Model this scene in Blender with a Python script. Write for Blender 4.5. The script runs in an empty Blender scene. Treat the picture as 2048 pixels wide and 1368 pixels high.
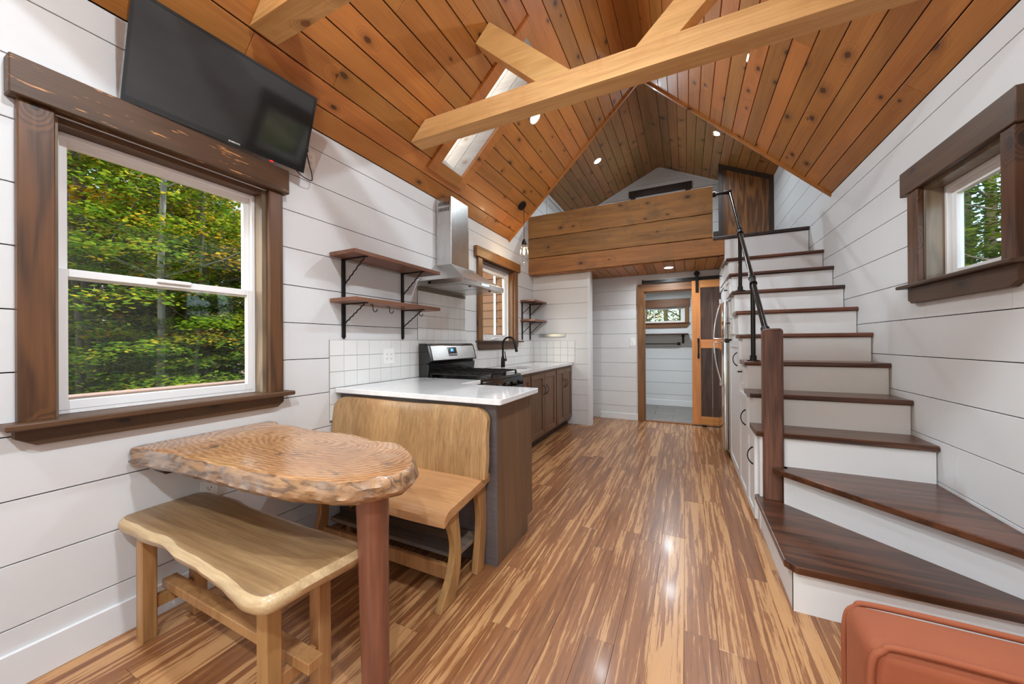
import bpy, bmesh, math, random
from mathutils import Vector, Matrix
random.seed(7)
D = bpy.data; S = bpy.context.scene; COL = S.collection
R = random.uniform

# ------------------------------------------------------------------ camera
cam = D.cameras.new('camera'); cam.sensor_width = 36; cam.lens = 720/2048*36; cam.clip_start = .02; cam.clip_end = 300
co = D.objects.new('camera', cam); COL.objects.link(co); S.camera = co
r_ = Vector((.89998629, .43587771, -.00594091)); u_ = Vector((.00623774, .00075, .99998026)); f_ = Vector((-.43587356, .90000559, .0020439))
m3 = Matrix((r_, u_, -f_)).transposed(); co.matrix_world = Matrix.Translation((0, 0, 1.235)) @ m3.to_4x4()
# ------------------------------------------------------------------ world, sun, exposure
wd = D.worlds.new('sky'); S.world = wd; wd.use_nodes = True; wn = wd.node_tree.nodes; wl_ = wd.node_tree.links
sky = wn.new('ShaderNodeTexSky'); sky.sky_type = 'NISHITA'; sky.sun_elevation = math.radians(38); sky.sun_rotation = math.radians(200)
sky.sun_disc = False; sky.air_density = 1.0; sky.dust_density = 3.0; sky.altitude = 200
SKY = .75
wn['Background'].inputs[1].default_value = SKY; wl_.new(sky.outputs[0], wn['Background'].inputs[0])
sl = D.lights.new('sun', 'SUN'); sl.energy = 9; sl.angle = math.radians(2); sl.color = (1, .93, .82)
so = D.objects.new('sun', sl); COL.objects.link(so); so.rotation_euler = (math.radians(50), 0, math.radians(160))
S.view_settings.view_transform = 'Standard'; S.view_settings.look = 'None'; S.view_settings.gamma = 1
S.view_settings.use_curve_mapping = False; S.view_settings.exposure = -0.08
S.cycles.max_bounces = 10; S.cycles.diffuse_bounces = 6; S.cycles.transparent_max_bounces = 16
LAMP = 26.0       # watts per recessed light
LAMPC = (.81, .925, 1.0)

# ------------------------------------------------------------------ materials
def srgb(c):
    return tuple(((x/255)/12.92 if x/255 <= .04045 else ((x/255+.055)/1.055)**2.4) for x in c)+(1,)
class NT:
    def __init__(s, name):
        s.m = D.materials.new(name); s.m.use_nodes = True; s.t = s.m.node_tree; s.n = s.t.nodes
        s.b = s.n['Principled BSDF']; s.out = s.n['Material Output']
    def new(s, k, **kw):
        x = s.n.new('ShaderNode'+k)
        for a, v in kw.items(): setattr(x, a, v)
        return x
    def put(s, sock, v):
        if isinstance(v, bpy.types.NodeSocket): s.t.links.new(v, sock)
        elif v is not None: sock.default_value = v
    def math(s, op, a, b=None, c=None, clamp=False):
        x = s.new('Math', operation=op, use_clamp=clamp); s.put(x.inputs[0], a)
        if b is not None: s.put(x.inputs[1], b)
        if c is not None: s.put(x.inputs[2], c)
        return x.outputs[0]
    def vmath(s, op, a, b=None):
        x = s.new('VectorMath', operation=op); s.put(x.inputs[0], a)
        if b is not None: s.put(x.inputs[1], b)
        return x.outputs[0]
    def noise(s, v, scale, detail=4, rough=.6, dist=0):
        x = s.new('TexNoise'); s.put(x.inputs['Vector'], v); x.inputs['Scale'].default_value = scale
        x.inputs['Detail'].default_value = detail; x.inputs['Roughness'].default_value = rough; x.inputs['Distortion'].default_value = dist
        return x.outputs['Fac']
    def ramp(s, v, stops, interp='LINEAR'):
        x = s.new('ValToRGB'); x.color_ramp.interpolation = interp; e = x.color_ramp.elements
        while len(e) < len(stops): e.new(.5)
        for k, (p, c) in enumerate(stops):
            e[k].position = p; e[k].color = c if len(c) == 4 else srgb(c)
        s.put(x.inputs[0], v); return x.outputs[0]
    def mix(s, f, a, b, mode='MIX'):
        x = s.new('Mix', data_type='RGBA', blend_type=mode, clamp_factor=True)
        s.put(x.inputs[0], f); s.put(x.inputs[6], a); s.put(x.inputs[7], b); return x.outputs[2]
    def smooth(s, v, a, b):
        x = s.new('MapRange', interpolation_type='SMOOTHSTEP'); s.put(x.inputs[0], v); x.inputs[1].default_value = a; x.inputs[2].default_value = b
        return x.outputs[0]
    def coords(s, stretch):
        tc = s.new('TexCoord'); oi = s.new('ObjectInfo')
        off = s.new('CombineXYZ'); s.put(off.inputs[0], s.math('MULTIPLY', oi.outputs['Random'], 37.3)); s.put(off.inputs[1], s.math('MULTIPLY', oi.outputs['Random'], 61.7)); s.put(off.inputs[2], s.math('MULTIPLY', oi.outputs['Random'], 23.9))
        p = s.vmath('ADD', tc.outputs['Object'], off.outputs[0])
        return s.vmath('MULTIPLY', p, stretch), p, oi.outputs['Random'], tc.outputs['Object']
    def bump(s, h, strength=.2, dist=.002):
        x = s.new('Bump'); x.inputs['Strength'].default_value = strength; x.inputs['Distance'].default_value = dist
        s.put(x.inputs['Height'], h); s.put(s.b.inputs['Normal'], x.outputs[0])
    def fin(s, col, rough, metal=0, coat=0, spec=.5):
        s.put(s.b.inputs['Base Color'], col); s.put(s.b.inputs['Roughness'], rough); s.b.inputs['Metallic'].default_value = metal
        s.b.inputs['Coat Weight'].default_value = coat; s.b.inputs['Coat Roughness'].default_value = .12
        s.b.inputs['Specular IOR Level'].default_value = spec
        return s.m
AX = {'x': (.10, 1, 1), 'y': (1, .10, 1), 'z': (1, 1, .10)}
def wood(name, light, dark, axis='y', knots=0, kn=(60, 34, 18), rough=.45, coat=0, var=.22, grain=1.0, ring=1.0, patch=None, bump=.15, sat=1.0, scale=1.0, specks=0):
    t = NT(name); p, raw, rnd, obj = t.coords(AX[axis]); p = t.vmath('MULTIPLY', p, (scale,)*3)
    st2 = tuple(.35 if c < 1 else 1 for c in AX[axis]); pk = t.vmath('MULTIPLY', raw, st2)
    low = t.noise(p, 5.5, 3, .5, .3)
    ph = t.math('MULTIPLY', low, 15*ring)
    if knots:
        sx = t.new('SeparateXYZ'); t.put(sx.inputs[0], raw); X_, Y_, Z_ = sx.outputs
        cr_, al_ = {'y': ((Z_, 1.43, X_, .15), Y_), 'x': ((Z_, 1, Y_, 1), X_), 'z': ((X_, 1, Y_, 1), Z_)}[axis]
        cc = t.math('ADD', t.math('MULTIPLY', cr_[0], cr_[1]), t.math('MULTIPLY', cr_[2], cr_[3])); cv = t.new('CombineXYZ'); t.put(cv.inputs[0], cc); t.put(cv.inputs[1], t.math('MULTIPLY', al_, .62))
        vo = t.new('TexVoronoi', voronoi_dimensions='2D'); t.put(vo.inputs['Vector'], cv.outputs[0]); vo.inputs['Scale'].default_value = 5.0*scale; vo.inputs['Randomness'].default_value = 1
        d = vo.outputs['Distance']; sep = t.new('SeparateColor'); t.put(sep.inputs[0], vo.outputs['Color'])
        on = t.math('LESS_THAN', sep.outputs[0], knots)
        fall = t.math('MULTIPLY', t.math('SUBTRACT', 1, t.smooth(d, .0, .34)), on)
        ph = t.math('ADD', ph, t.math('MULTIPLY', fall, 9))
    sn = t.math('SINE', t.math('MULTIPLY', ph, 3.0)); rings = t.math('MULTIPLY_ADD', sn, .5, .5)
    fine = t.noise(t.vmath('MULTIPLY', p, tuple(.35 if c < 1 else 1 for c in AX[axis])), 95, 3, .6)
    g = t.math('ADD', t.math('MULTIPLY', t.math('POWER', rings, 1.6), .42*ring), t.math('MULTIPLY', fine, .60*grain))
    big = t.noise(p, 2.0, 2, .5); g = t.math('ADD', g, t.math('MULTIPLY_ADD', big, .55, -.275))
    col = t.ramp(g, [(.12, light), (.85, dark)])
    if patch:
        pm = t.smooth(t.noise(raw, 4.0, 5, .65), .52, .68); col = t.mix(t.math('MULTIPLY', pm, .5), col, srgb(patch))
    if knots:
        kd = t.math('ADD', t.math('DIVIDE', d, t.math('MULTIPLY_ADD', sep.outputs[1], .95, .5)), t.math('MULTIPLY_ADD', t.noise(raw, 40, 2), .04, -.02))
        km = t.math('MULTIPLY', t.math('SUBTRACT', 1, t.smooth(kd, .045, .085)), on)
        halo = t.math('MULTIPLY', t.math('SUBTRACT', 1, t.smooth(kd, .06, .22)), t.math('MULTIPLY', on, .32))
        col = t.mix(halo, col, srgb(kn)); col = t.mix(t.math('MULTIPLY', km, .85), col, srgb(kn))
    if specks:
        sm = t.smooth(t.noise(p, 60, 3, .7), .61, .68); col = t.mix(t.math('MULTIPLY', sm, specks), col, srgb((215, 150, 90)))
    hs = t.new('HueSaturation'); t.put(hs.inputs['Value'], t.math('MULTIPLY_ADD', rnd, var*2, 1-var)); hs.inputs['Saturation'].default_value = sat
    t.put(hs.inputs['Hue'], t.math('MULTIPLY_ADD', rnd, -.012, .506)); t.put(hs.inputs['Color'], col)
    t.bump(g, bump, .0015)
    return t.fin(hs.outputs[0], t.math('MULTIPLY_ADD', fine, .15, rough-.07), coat=coat)
def plain(name, c, rough=.5, metal=0, coat=0, var=.03, nz=0, spec=.5, bs=30):
    t = NT(name); p, raw, rnd, obj = t.coords((1, 1, 1))
    n = t.noise(raw, bs, 3); hs = t.new('HueSaturation'); hs.inputs['Color'].default_value = srgb(c)
    t.put(hs.inputs['Value'], t.math('ADD', t.math('MULTIPLY_ADD', n, var*2, 1-var), t.math('MULTIPLY_ADD', rnd, var, -var/2)))
    if nz: t.bump(n, nz, .001)
    return t.fin(hs.outputs[0], rough, metal, coat, spec)
M = {}
M['paint'] = plain('white_wall_paint', (214, 214, 214), .55, var=.02, nz=.06, bs=14)
M['paint2'] = plain('white_trim_paint', (222, 223, 224), .42, var=.012)
M['backing'] = plain('dark_board_gap', (34, 32, 30), .9)
M['pine'] = wood('stained_ceiling_pine', (186, 122, 58), (136, 80, 34), 'y', knots=.42, kn=(66, 34, 15), rough=.42, coat=.05, var=.15, ring=.42, grain=1.0)
M['pineback'] = plain('dark_groove_wood', (48, 24, 10), .85)
M['loftpine'] = wood('aged_loft_pine', (182, 126, 68), (122, 80, 42), 'y', knots=.6, kn=(54, 34, 18), rough=.42, var=.15, ring=.5)
M['timber'] = wood('sawn_oak_timber', (234, 188, 122), (186, 136, 76), 'x', knots=.25, kn=(130, 80, 42), rough=.62, var=.03, ring=.5, bump=.7, patch=(200, 144, 80), grain=1.25)
M['timberz'] = wood('sawn_oak_brace', (234, 188, 122), (186, 136, 76), 'x', knots=.25, kn=(130, 80, 42), rough=.62, var=.03, ring=.5, bump=.7, patch=(200, 144, 80), grain=1.25)
M['loftplank'] = wood('rough_loft_plank', (174, 118, 62), (110, 74, 40), 'x', knots=.35, kn=(52, 32, 22), rough=.65, var=.05, ring=.5, patch=(110, 84, 56), bump=.7, grain=1.3)
M['trimx'] = wood('walnut_stained_trim', (88, 60, 36), (50, 33, 19), 'y', knots=.3, kn=(32, 20, 11), rough=.45, var=.08, ring=.5)
M['trimspeck'] = wood('distressed_header_wood', (92, 62, 36), (54, 36, 20), 'y', rough=.5, var=.05, ring=.6, specks=.8, bump=.5)
M['trimz'] = wood('walnut_stained_casing', (108, 69, 37), (56, 34, 17), 'z', knots=.25, kn=(38, 22, 12), rough=.42, coat=.05, var=.06, ring=.9)
M['kitz'] = wood('warm_casing_wood', (138, 92, 52), (84, 54, 30), 'z', knots=.3, kn=(54, 32, 18), rough=.45, var=.08, ring=.7)
M['kity'] = wood('warm_header_wood', (156, 104, 54), (98, 62, 32), 'y', knots=.3, kn=(54, 32, 18), rough=.45, var=.08, ring=.7)
M['kitx'] = wood('warm_hall_wood', (142, 92, 54), (92, 58, 34), 'x', knots=.2, kn=(54, 32, 18), rough=.45, var=.08, ring=.7)
M['jamb'] = wood('greyed_jamb_wood', (140, 120, 98), (104, 88, 72), 'z', rough=.35, coat=.2, var=.04)
M['tread'] = wood('dark_walnut_tread', (112, 66, 43), (50, 28, 19), 'x', rough=.30, coat=.2, var=.18, ring=.9, patch=(80, 38, 22), scale=1.2, grain=1.2)
M['newel'] = wood('mahogany_newel', (134, 92, 72), (74, 46, 36), 'z', rough=.42, var=.02, ring=.6, grain=1.5, scale=1.4, bump=.4)
M['legred'] = wood('mahogany_table_leg', (146, 94, 70), (98, 58, 42), 'z', rough=.38, coat=.1, var=.02, ring=.6)
M['slab'] = None
def slabmat():
    t = NT('live_edge_slab'); tc = t.new('TexCoord'); o = tc.outputs['Object']
    def rings(cx, cy, sx_, sy_, k, w):
        q = t.vmath('MULTIPLY', t.vmath('SUBTRACT', o, (cx, cy, .79)), (sx_, sy_, .6)); ln = t.new('VectorMath', operation='LENGTH'); t.put(ln.inputs[0], q)
        ph = t.math('ADD', t.math('MULTIPLY', ln.outputs['Value'], k), t.math('MULTIPLY', t.noise(o, 5.5, 3), w)); return t.math('MULTIPLY_ADD', t.math('SINE', ph), .5, .5)
    a = rings(.02, .12, .5, 1.3, 230, 30); b = rings(.22, .10, .8, 1.1, 330, 26)
    m = t.smooth(t.math('ADD', t.new('SeparateXYZ').outputs[0], 0), 0, 1)
    sx = t.new('SeparateXYZ'); t.put(sx.inputs[0], o); m = t.smooth(t.math('ADD', sx.outputs[0], t.math('MULTIPLY', t.noise(o, 4, 2), .3)), .38, .55)
    g = t.math('ADD', t.math('MULTIPLY', a, t.math('SUBTRACT', 1, m)), t.math('MULTIPLY', b, m))
    fine = t.noise(t.vmath('MULTIPLY', o, (.15, 1, 1)), 120, 3); big = t.noise(o, 3.2, 4, .6)
    v = t.math('ADD', t.math('MULTIPLY', g, .17), t.math('ADD', t.math('MULTIPLY', fine, .36), t.math('MULTIPLY', big, .55)))
    col = t.ramp(v, [(.34, (200, 154, 108)), (.56, (166, 118, 78)), (.80, (108, 74, 50))])
    dk = t.smooth(t.noise(o, 7, 4, .6), .63, .70); col = t.mix(t.math('MULTIPLY', dk, .7), col, srgb((88, 70, 58)))
    pl = t.smooth(t.noise(t.vmath('ADD', o, (3.1, 0, 0)), 3, 3), .56, .72); col = t.mix(t.math('MULTIPLY', pl, .35), col, srgb((186, 168, 160)))
    t.bump(fine, .1, .001); return t.fin(col, .26, coat=.3)
M['slab'] = slabmat()
M['slabedge'] = wood('live_edge_bark', (184, 144, 100), (88, 70, 56), 'x', rough=.34, coat=.25, var=.02, ring=1.0, patch=(164, 156, 150), scale=2.2, bump=.6)
M['maple'] = wood('figured_maple_slab', (176, 142, 100), (112, 82, 52), 'x', rough=.36, coat=.15, var=.03, ring=.45, patch=(134, 100, 64), grain=1.3, bump=.4)
M['mapleedge'] = wood('pale_live_edge', (206, 178, 136), (150, 118, 78), 'x', rough=.36, coat=.15, var=.03, ring=.5, grain=1.2, scale=1.5)
M['mapleb'] = wood('figured_maple_back', (198, 158, 108), (120, 86, 48), 'z', rough=.34, coat=.15, var=.03, ring=.4, patch=(158, 114, 68), grain=1.35, bump=.5)
M['seat'] = wood('honey_maple_seat', (196, 150, 100), (142, 98, 56), 'x', rough=.36, coat=.12, var=.03, ring=.5, patch=(170, 118, 68), grain=1.2)
M['legm'] = wood('honey_maple_leg', (184, 138, 88), (132, 92, 52), 'z', rough=.42, coat=.05, var=.05, ring=.7)
M['shelfgrey'] = wood('weathered_bench_shelf', (134, 112, 92), (80, 68, 60), 'x', rough=.5, var=.04, patch=(104, 104, 108))
M['cab'] = wood('brown_cabinet_maple', (124, 90, 62), (84, 58, 38), 'z', rough=.42, coat=.08, var=.05, ring=.35, grain=1.2)
M['cabend'] = wood('brown_end_panel', (120, 90, 62), (76, 54, 36), 'z', rough=.45, coat=.05, var=.03, ring=.35, grain=1.2)
M['cabgrey'] = wood('grey_brown_back_panel', (104, 96, 96), (70, 62, 62), 'x', rough=.4, coat=.1, var=.02, ring=.3, grain=1.1)
M['shelfred'] = wood('oiled_cherry_shelf', (132, 88, 62), (90, 56, 40), 'y', rough=.4, coat=.08, var=.04, ring=.5)
M['door'] = wood('honey_door_frame', (214, 146, 82), (172, 108, 54), 'z', knots=.15, kn=(120, 66, 32), rough=.42, coat=.05, var=.03, ring=.6)
M['doorx'] = wood('honey_door_rail', (216, 148, 84), (176, 110, 56), 'x', rough=.42, coat=.05, var=.03, ring=.6)
M['doorp'] = wood('charred_door_panel', (84, 58, 46), (40, 28, 24), 'z', knots=.25, kn=(110, 72, 52), rough=.5, var=.06, ring=.8)
M['plywood'] = wood('dark_figured_plywood', (140, 90, 48), (86, 52, 28), 'z', rough=.4, coat=.1, var=.02, ring=1.5, scale=.8)
M['darktrim'] = wood('ebony_stained_trim', (58, 42, 32), (36, 26, 20), 'z', rough=.5, var=.02)
M['whitewash'] = wood('whitewashed_pine', (196, 190, 184), (160, 150, 142), 'x', knots=.4, kn=(150, 130, 116), rough=.6, var=.03, ring=.6)
M['siding'] = wood('brown_lap_siding', (122, 86, 60), (88, 60, 42), 'x', rough=.8, var=.06, ring=.4)
M['black'] = plain('black_iron', (34, 31, 30), .42, .6, var=.08)
M['pipe'] = plain('black_steel_pipe', (48, 44, 42), .22, .85, var=.05)
M['blackgloss'] = plain('black_gloss_plastic', (12, 12, 13), .12, 0, .6, spec=.6)
M['enamel'] = plain('black_enamel', (16, 15, 15), .18, 0, .6)
M['castiron'] = plain('cast_iron_grate', (30, 29, 29), .5, .2)
M['screen'] = plain('dark_screen_glass', (22, 22, 23), .06, 0, 1.0, spec=.6)
M['chrome'] = plain('polished_chrome', (215, 215, 218), .08, 1)
M['vinyl'] = plain('white_vinyl', (232, 232, 232), .35, var=.01)
M['plate'] = plain('white_outlet_plastic', (232, 232, 230), .35, var=.01)
M['tile'] = plain('white_ceramic_tile', (226, 226, 224), .12, 0, .4, var=.02)
M['grout'] = plain('taupe_grout', (120, 112, 98), .9)
M['grill'] = plain('dark_slot', (20, 20, 20), .8)
M['led'] = None
def steel(name, c, axis, rough=.28):
    t = NT(name); st = tuple(.02 if a == axis else 1 for a in 'xyz'); p, raw, rnd, o = t.coords(st)
    n = t.noise(p, 300, 3, .6); t.bump(n, .02, .0003)
    col = t.mix(n, srgb(tuple(x*.97 for x in c)), srgb(c)); return t.fin(col, t.math('MULTIPLY_ADD', n, .06, rough-.03), 1)
M['steel'] = steel('brushed_steel', (198, 196, 194), 'z'); M['steely'] = steel('brushed_steel_rim', (198, 196, 194), 'y')
M['fridge'] = steel('fridge_steel', (205, 205, 205), 'y', .12)
def quartz():
    t = NT('white_quartz'); p, raw, rnd, o = t.coords((1, 1, 1)); n = t.noise(raw, 6, 6, .6, .8); v = t.smooth(t.math('ABSOLUTE', t.math('SUBTRACT', n, .5)), 0, .05)
    s = t.noise(raw, 220, 2); col = t.mix(v, srgb((226, 226, 226)), srgb((233, 233, 232))); col = t.mix(t.smooth(s, .62, .7), col, srgb((205, 204, 202)))
    return t.fin(col, .07, 0, .5)
M['quartz'] = quartz()
def bamboo():
    t = NT('strand_bamboo_floor'); p, raw, rnd, o = t.coords((1, .035, 1)); jag = t.noise(t.vmath('MULTIPLY', raw, (1, .25, 1)), 70, 3, .6)
    a = t.noise(p, 42, 5, .68, .4); a = t.math('ADD', a, t.math('MULTIPLY_ADD', jag, .10, -.05))
    a = t.math('ADD', a, t.math('MULTIPLY_ADD', rnd, .11, -.055))
    b = t.noise(t.vmath('MULTIPLY', raw, (1, .02, 1)), 14, 2)
    m = t.math('MULTIPLY', t.smooth(a, .50, .56), .92); m2 = t.smooth(a, .42, .36)
    fine = t.noise(t.vmath('MULTIPLY', raw, (1, .05, 1)), 240, 2)
    base = t.mix(b, srgb((160, 106, 66)), srgb((120, 75, 45))); pale = t.mix(fine, srgb((206, 158, 108)), srgb((178, 130, 84)))
    col = t.mix(m, base, pale); col = t.mix(t.math('MULTIPLY', m2, .6), col, srgb((106, 66, 42)))
    hs = t.new('HueSaturation'); t.put(hs.inputs['Value'], t.math('ADD', t.math('MULTIPLY_ADD', rnd, .16, .86), t.math('MULTIPLY_ADD', fine, .14, -.07))); t.put(hs.inputs['Color'], col)
    t.bump(fine, .05, .0008)
    return t.fin(hs.outputs[0], t.math('MULTIPLY_ADD', fine, .12, .27), 0, .10)
M['bamboo'] = bamboo()
M['greytile'] = plain('grey_bath_tile', (128, 122, 116), .5, var=.12, bs=5)
def velvet():
    t = NT('rust_velvet'); p, raw, rnd, o = t.coords((1, 1, 1)); n = t.noise(raw, 9, 3); f = t.noise(raw, 400, 2)
    col = t.mix(n, srgb((130, 66, 38)), srgb((148, 80, 50))); t.bump(f, .25, .0006); t.fin(col, .8)
    t.b.inputs['Sheen Weight'].default_value = .25; t.b.inputs['Sheen Tint'].default_value = srgb((235, 160, 120)); t.b.inputs['Sheen Roughness'].default_value = .35
    return t.m
M['velvet'] = velvet()
def emis(name, c, e):
    t = NT(name); t.b.inputs['Base Color'].default_value = srgb(c); t.b.inputs['Emission Color'].default_value = srgb(c); t.b.inputs['Emission Strength'].default_value = e; return t.m
M['lamp'] = emis('lit_lens', (255, 246, 230), 30); M['fil'] = emis('lit_filament', (255, 214, 150), 60); M['blue'] = emis('blue_digits', (80, 170, 255), 5)
M['red'] = emis('red_standby', (255, 30, 20), 3); M['wled'] = emis('white_icon', (230, 235, 255), 2)
def glass(name, tint=(1, 1, 1, 1), k=.92):
    t = NT(name); tr = t.new('BsdfTransparent'); tr.inputs[0].default_value = tint; gl = t.new('BsdfGlossy'); gl.inputs['Roughness'].default_value = .02
    lw = t.new('LayerWeight'); lw.inputs[0].default_value = .5; f5 = t.math('MULTIPLY_ADD', t.math('POWER', lw.outputs['Facing'], 5), .9, .03); mx = t.new('MixShader'); t.put(mx.inputs[0], f5); t.put(mx.inputs[1], tr.outputs[0]); t.put(mx.inputs[2], gl.outputs[0])
    t.put(t.out.inputs[0], mx.outputs[0]); return t.m
M['glass'] = glass('window_glass', (.97, 1, .98, 1)); M['bulb'] = glass('bulb_glass', (1, .97, .9, 1))
def leafm(name, stops):
    t = NT(name); g = t.new('NewGeometry'); tc = t.new('TexCoord'); oi = t.new('ObjectInfo')
    n = t.noise(tc.outputs['Object'], .9, 3); v = t.math('ADD', t.math('MULTIPLY', n, .8), t.math('MULTIPLY', g.outputs['Random Per Island'], .42))
    v = t.math('ADD', v, t.math('MULTIPLY_ADD', oi.outputs['Random'], .22, -.30)); col = t.ramp(v, stops)
    df = t.new('BsdfDiffuse'); tl = t.new('BsdfTranslucent'); mx = t.new('MixShader'); mx.inputs[0].default_value = .5
    t.put(df.inputs[0], col); t.put(tl.inputs[0], col); t.put(mx.inputs[1], df.outputs[0]); t.put(mx.inputs[2], tl.outputs[0]); t.put(t.out.inputs[0], mx.outputs[0]); return t.m
M['leaf'] = leafm('autumn_green_leaves', [(.15, (44, 80, 30)), (.42, (92, 128, 36)), (.62, (142, 158, 46)), (.80, (216, 184, 52))])
M['leafy'] = leafm('autumn_gold_leaves', [(.12, (150, 150, 44)), (.34, (222, 182, 50)), (.6, (244, 194, 60)), (.85, (242, 158, 60))])
M['needle'] = leafm('dark_hemlock_needles', [(.2, (26, 48, 26)), (.7, (60, 92, 38))])
M['bark'] = wood('grey_bark', (112, 104, 94), (56, 50, 44), 'z', rough=.9, var=.3, bump=.6, ring=.4)
M['barkl'] = wood('pale_bark', (150, 146, 136), (88, 84, 78), 'z', rough=.9, var=.1, bump=.4, ring=.4)
M['ground'] = plain('forest_floor', (92, 82, 48), .95, var=.5, bs=2.5)
M['deck'] = plain('pink_cedar_rail', (196, 160, 146), .6, var=.06)

# ------------------------------------------------------------------ geometry helpers
def wloc(o):
    v = Vector((0, 0, 0))
    while o: v += o.location; o = o.parent
    return v
def tag(o, label=None, cat=None, group=None, kind=None):
    if label: o['label'] = label
    if cat: o['category'] = cat
    if group: o['group'] = group
    if kind: o['kind'] = kind
    return o
def thing(name, loc, label, cat, group=None):
    o = D.objects.new(name, None); o.empty_display_size = .05; COL.objects.link(o); o.location = loc; return tag(o, label, cat, group)
def struct(name, loc=(0, 0, 0), label=None):
    o = D.objects.new(name, None); COL.objects.link(o); o.location = loc; return tag(o, label, kind='structure')
class MB:
    def __init__(s): s.v = []; s.f = []; s.sm = []
    def add(s, v, f, sm=False):
        n = len(s.v); s.v += [tuple(p) for p in v]; s.f += [tuple(i+n for i in q) for q in f]; s.sm += [sm]*len(f); return s
    def box(s, x0, x1, y0, y1, z0, z1, b=0.0):
        x0, x1 = min(x0, x1), max(x0, x1); y0, y1 = min(y0, y1), max(y0, y1); z0, z1 = min(z0, z1), max(z0, z1)
        b = min(b, (x1-x0)*.45, (y1-y0)*.45, (z1-z0)*.45)
        if b <= 0:
            v = [(x, y, z) for z in (z0, z1) for y in (y0, y1) for x in (x0, x1)]
            return s.add(v, [(0, 2, 3, 1), (4, 5, 7, 6), (0, 1, 5, 4), (2, 6, 7, 3), (0, 4, 6, 2), (1, 3, 7, 5)])
        bm = bmesh.new(); bmesh.ops.create_cube(bm, size=1)
        for q in bm.verts: q.co = Vector(((x0+x1)/2+q.co.x*(x1-x0), (y0+y1)/2+q.co.y*(y1-y0), (z0+z1)/2+q.co.z*(z1-z0)))
        bmesh.ops.bevel(bm, geom=bm.edges[:], offset=b, segments=1 if b < .006 else 3, affect='EDGES', profile=.5)
        s.frombm(bm, b >= .006); return s
    def frombm(s, bm, sm=False):
        bm.verts.index_update(); s.add([q.co[:] for q in bm.verts], [[q.index for q in f.verts] for f in bm.faces], sm); bm.free(); return s
    def cyl(s, p0, p1, r0, r1=None, n=16, caps=True, sm=True):
        r1 = r0 if r1 is None else r1; p0 = Vector(p0); p1 = Vector(p1); d = (p1-p0).normalized(); a = d.orthogonal().normalized(); c = d.cross(a)
        v = []
        for p, r in ((p0, r0), (p1, r1)):
            for k in range(n):
                t = 2*math.pi*k/n; v.append(p+(a*math.cos(t)+c*math.sin(t))*r)
        s.add(v, [(k, (k+1) % n, n+(k+1) % n, n+k) for k in range(n)], sm)
        if caps: s.add(v[:n], [tuple(range(n))[::-1]]); s.add(v[n:], [tuple(range(n))])
        return s
    def tube(s, pts, r, n=8, caps=True):
        pts = [Vector(p) for p in pts]; rs = r if isinstance(r, (list, tuple)) else [r]*len(pts); v = []; a = None
        for i, p in enumerate(pts):
            d = (pts[min(i+1, len(pts)-1)]-pts[max(i-1, 0)]).normalized()
            a = d.orthogonal().normalized() if a is None else (a-d*a.dot(d)).normalized(); c = d.cross(a)
            for k in range(n):
                t = 2*math.pi*k/n; v.append(p+(a*math.cos(t)+c*math.sin(t))*rs[i])
        f = [(i*n+k, i*n+(k+1) % n, (i+1)*n+(k+1) % n, (i+1)*n+k) for i in range(len(pts)-1) for k in range(n)]
        s.add(v, f, True)
        if caps: s.add(v[:n], [tuple(range(n))[::-1]]); s.add(v[-n:], [tuple(range(n))])
        return s
    def prism(s, poly, ax, a, b, bev=0):
        """poly in the two other axes (x,y,z order), extruded along ax from a to b"""
        def P(q, w):
            if ax == 'x': return (w, q[0], q[1])
            if ax == 'y': return (q[0], w, q[1])
            return (q[0], q[1], w)
        bm = bmesh.new(); lo = [bm.verts.new(P(q, a)) for q in poly]; hi = [bm.verts.new(P(q, b)) for q in poly]; n = len(poly)
        bm.faces.new(lo); bm.faces.new(hi[::-1])
        for k in range(n): bm.faces.new((lo[k], hi[k], hi[(k+1) % n], lo[(k+1) % n]))
        bmesh.ops.recalc_face_normals(bm, faces=bm.faces[:])
        if bev: bmesh.ops.bevel(bm, geom=bm.edges[:], offset=bev, segments=2 if bev > .004 else 1, affect='EDGES', profile=.5)
        bmesh.ops.triangulate(bm, faces=[f for f in bm.faces if len(f.verts) > 4])
        return s.frombm(bm)
    def lathe(s, prof, c, n=20, ax='z'):
        v = []; cx, cy, cz = c
        for r, h in prof:
            for k in range(n):
                t = 2*math.pi*k/n; a, b = r*math.cos(t), r*math.sin(t)
                v.append((cx+a, cy+b, cz+h) if ax == 'z' else ((cx+h, cy+a, cz+b) if ax == 'x' else (cx+a, cy+h, cz+b)))
        return s.add(v, [(i*n+k, i*n+(k+1) % n, (i+1)*n+(k+1) % n, (i+1)*n+k) for i in range(len(prof)-1) for k in range(n)], True)
    def build(s, name, mat, parent=None, label=None, cat=None, group=None, kind=None, fix=True, loc=None):
        if parent is not None: base = wloc(parent)
        elif loc is not None: base = Vector(loc)
        else:
            xs = [p[0] for p in s.v]; ys = [p[1] for p in s.v]; zs = [p[2] for p in s.v]; base = Vector(((min(xs)+max(xs))/2, (min(ys)+max(ys))/2, min(zs)))
        me = D.meshes.new(name); me.from_pydata([(p[0]-base.x, p[1]-base.y, p[2]-base.z) for p in s.v], [], s.f)
        me.polygons.foreach_set('use_smooth', s.sm)
        if fix:
            bm = bmesh.new(); bm.from_mesh(me); bmesh.ops.remove_doubles(bm, verts=bm.verts[:], dist=1e-5); bmesh.ops.recalc_face_normals(bm, faces=bm.faces[:]); bm.to_mesh(me); bm.free()
        if any(s.sm):
            fl_ = [p.use_smooth for p in me.polygons]; me.set_sharp_from_angle(angle=math.radians(48)); me.polygons.foreach_set('use_smooth', fl_)
        me.update(); me.materials.append(M[mat] if isinstance(mat, str) else mat)
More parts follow.
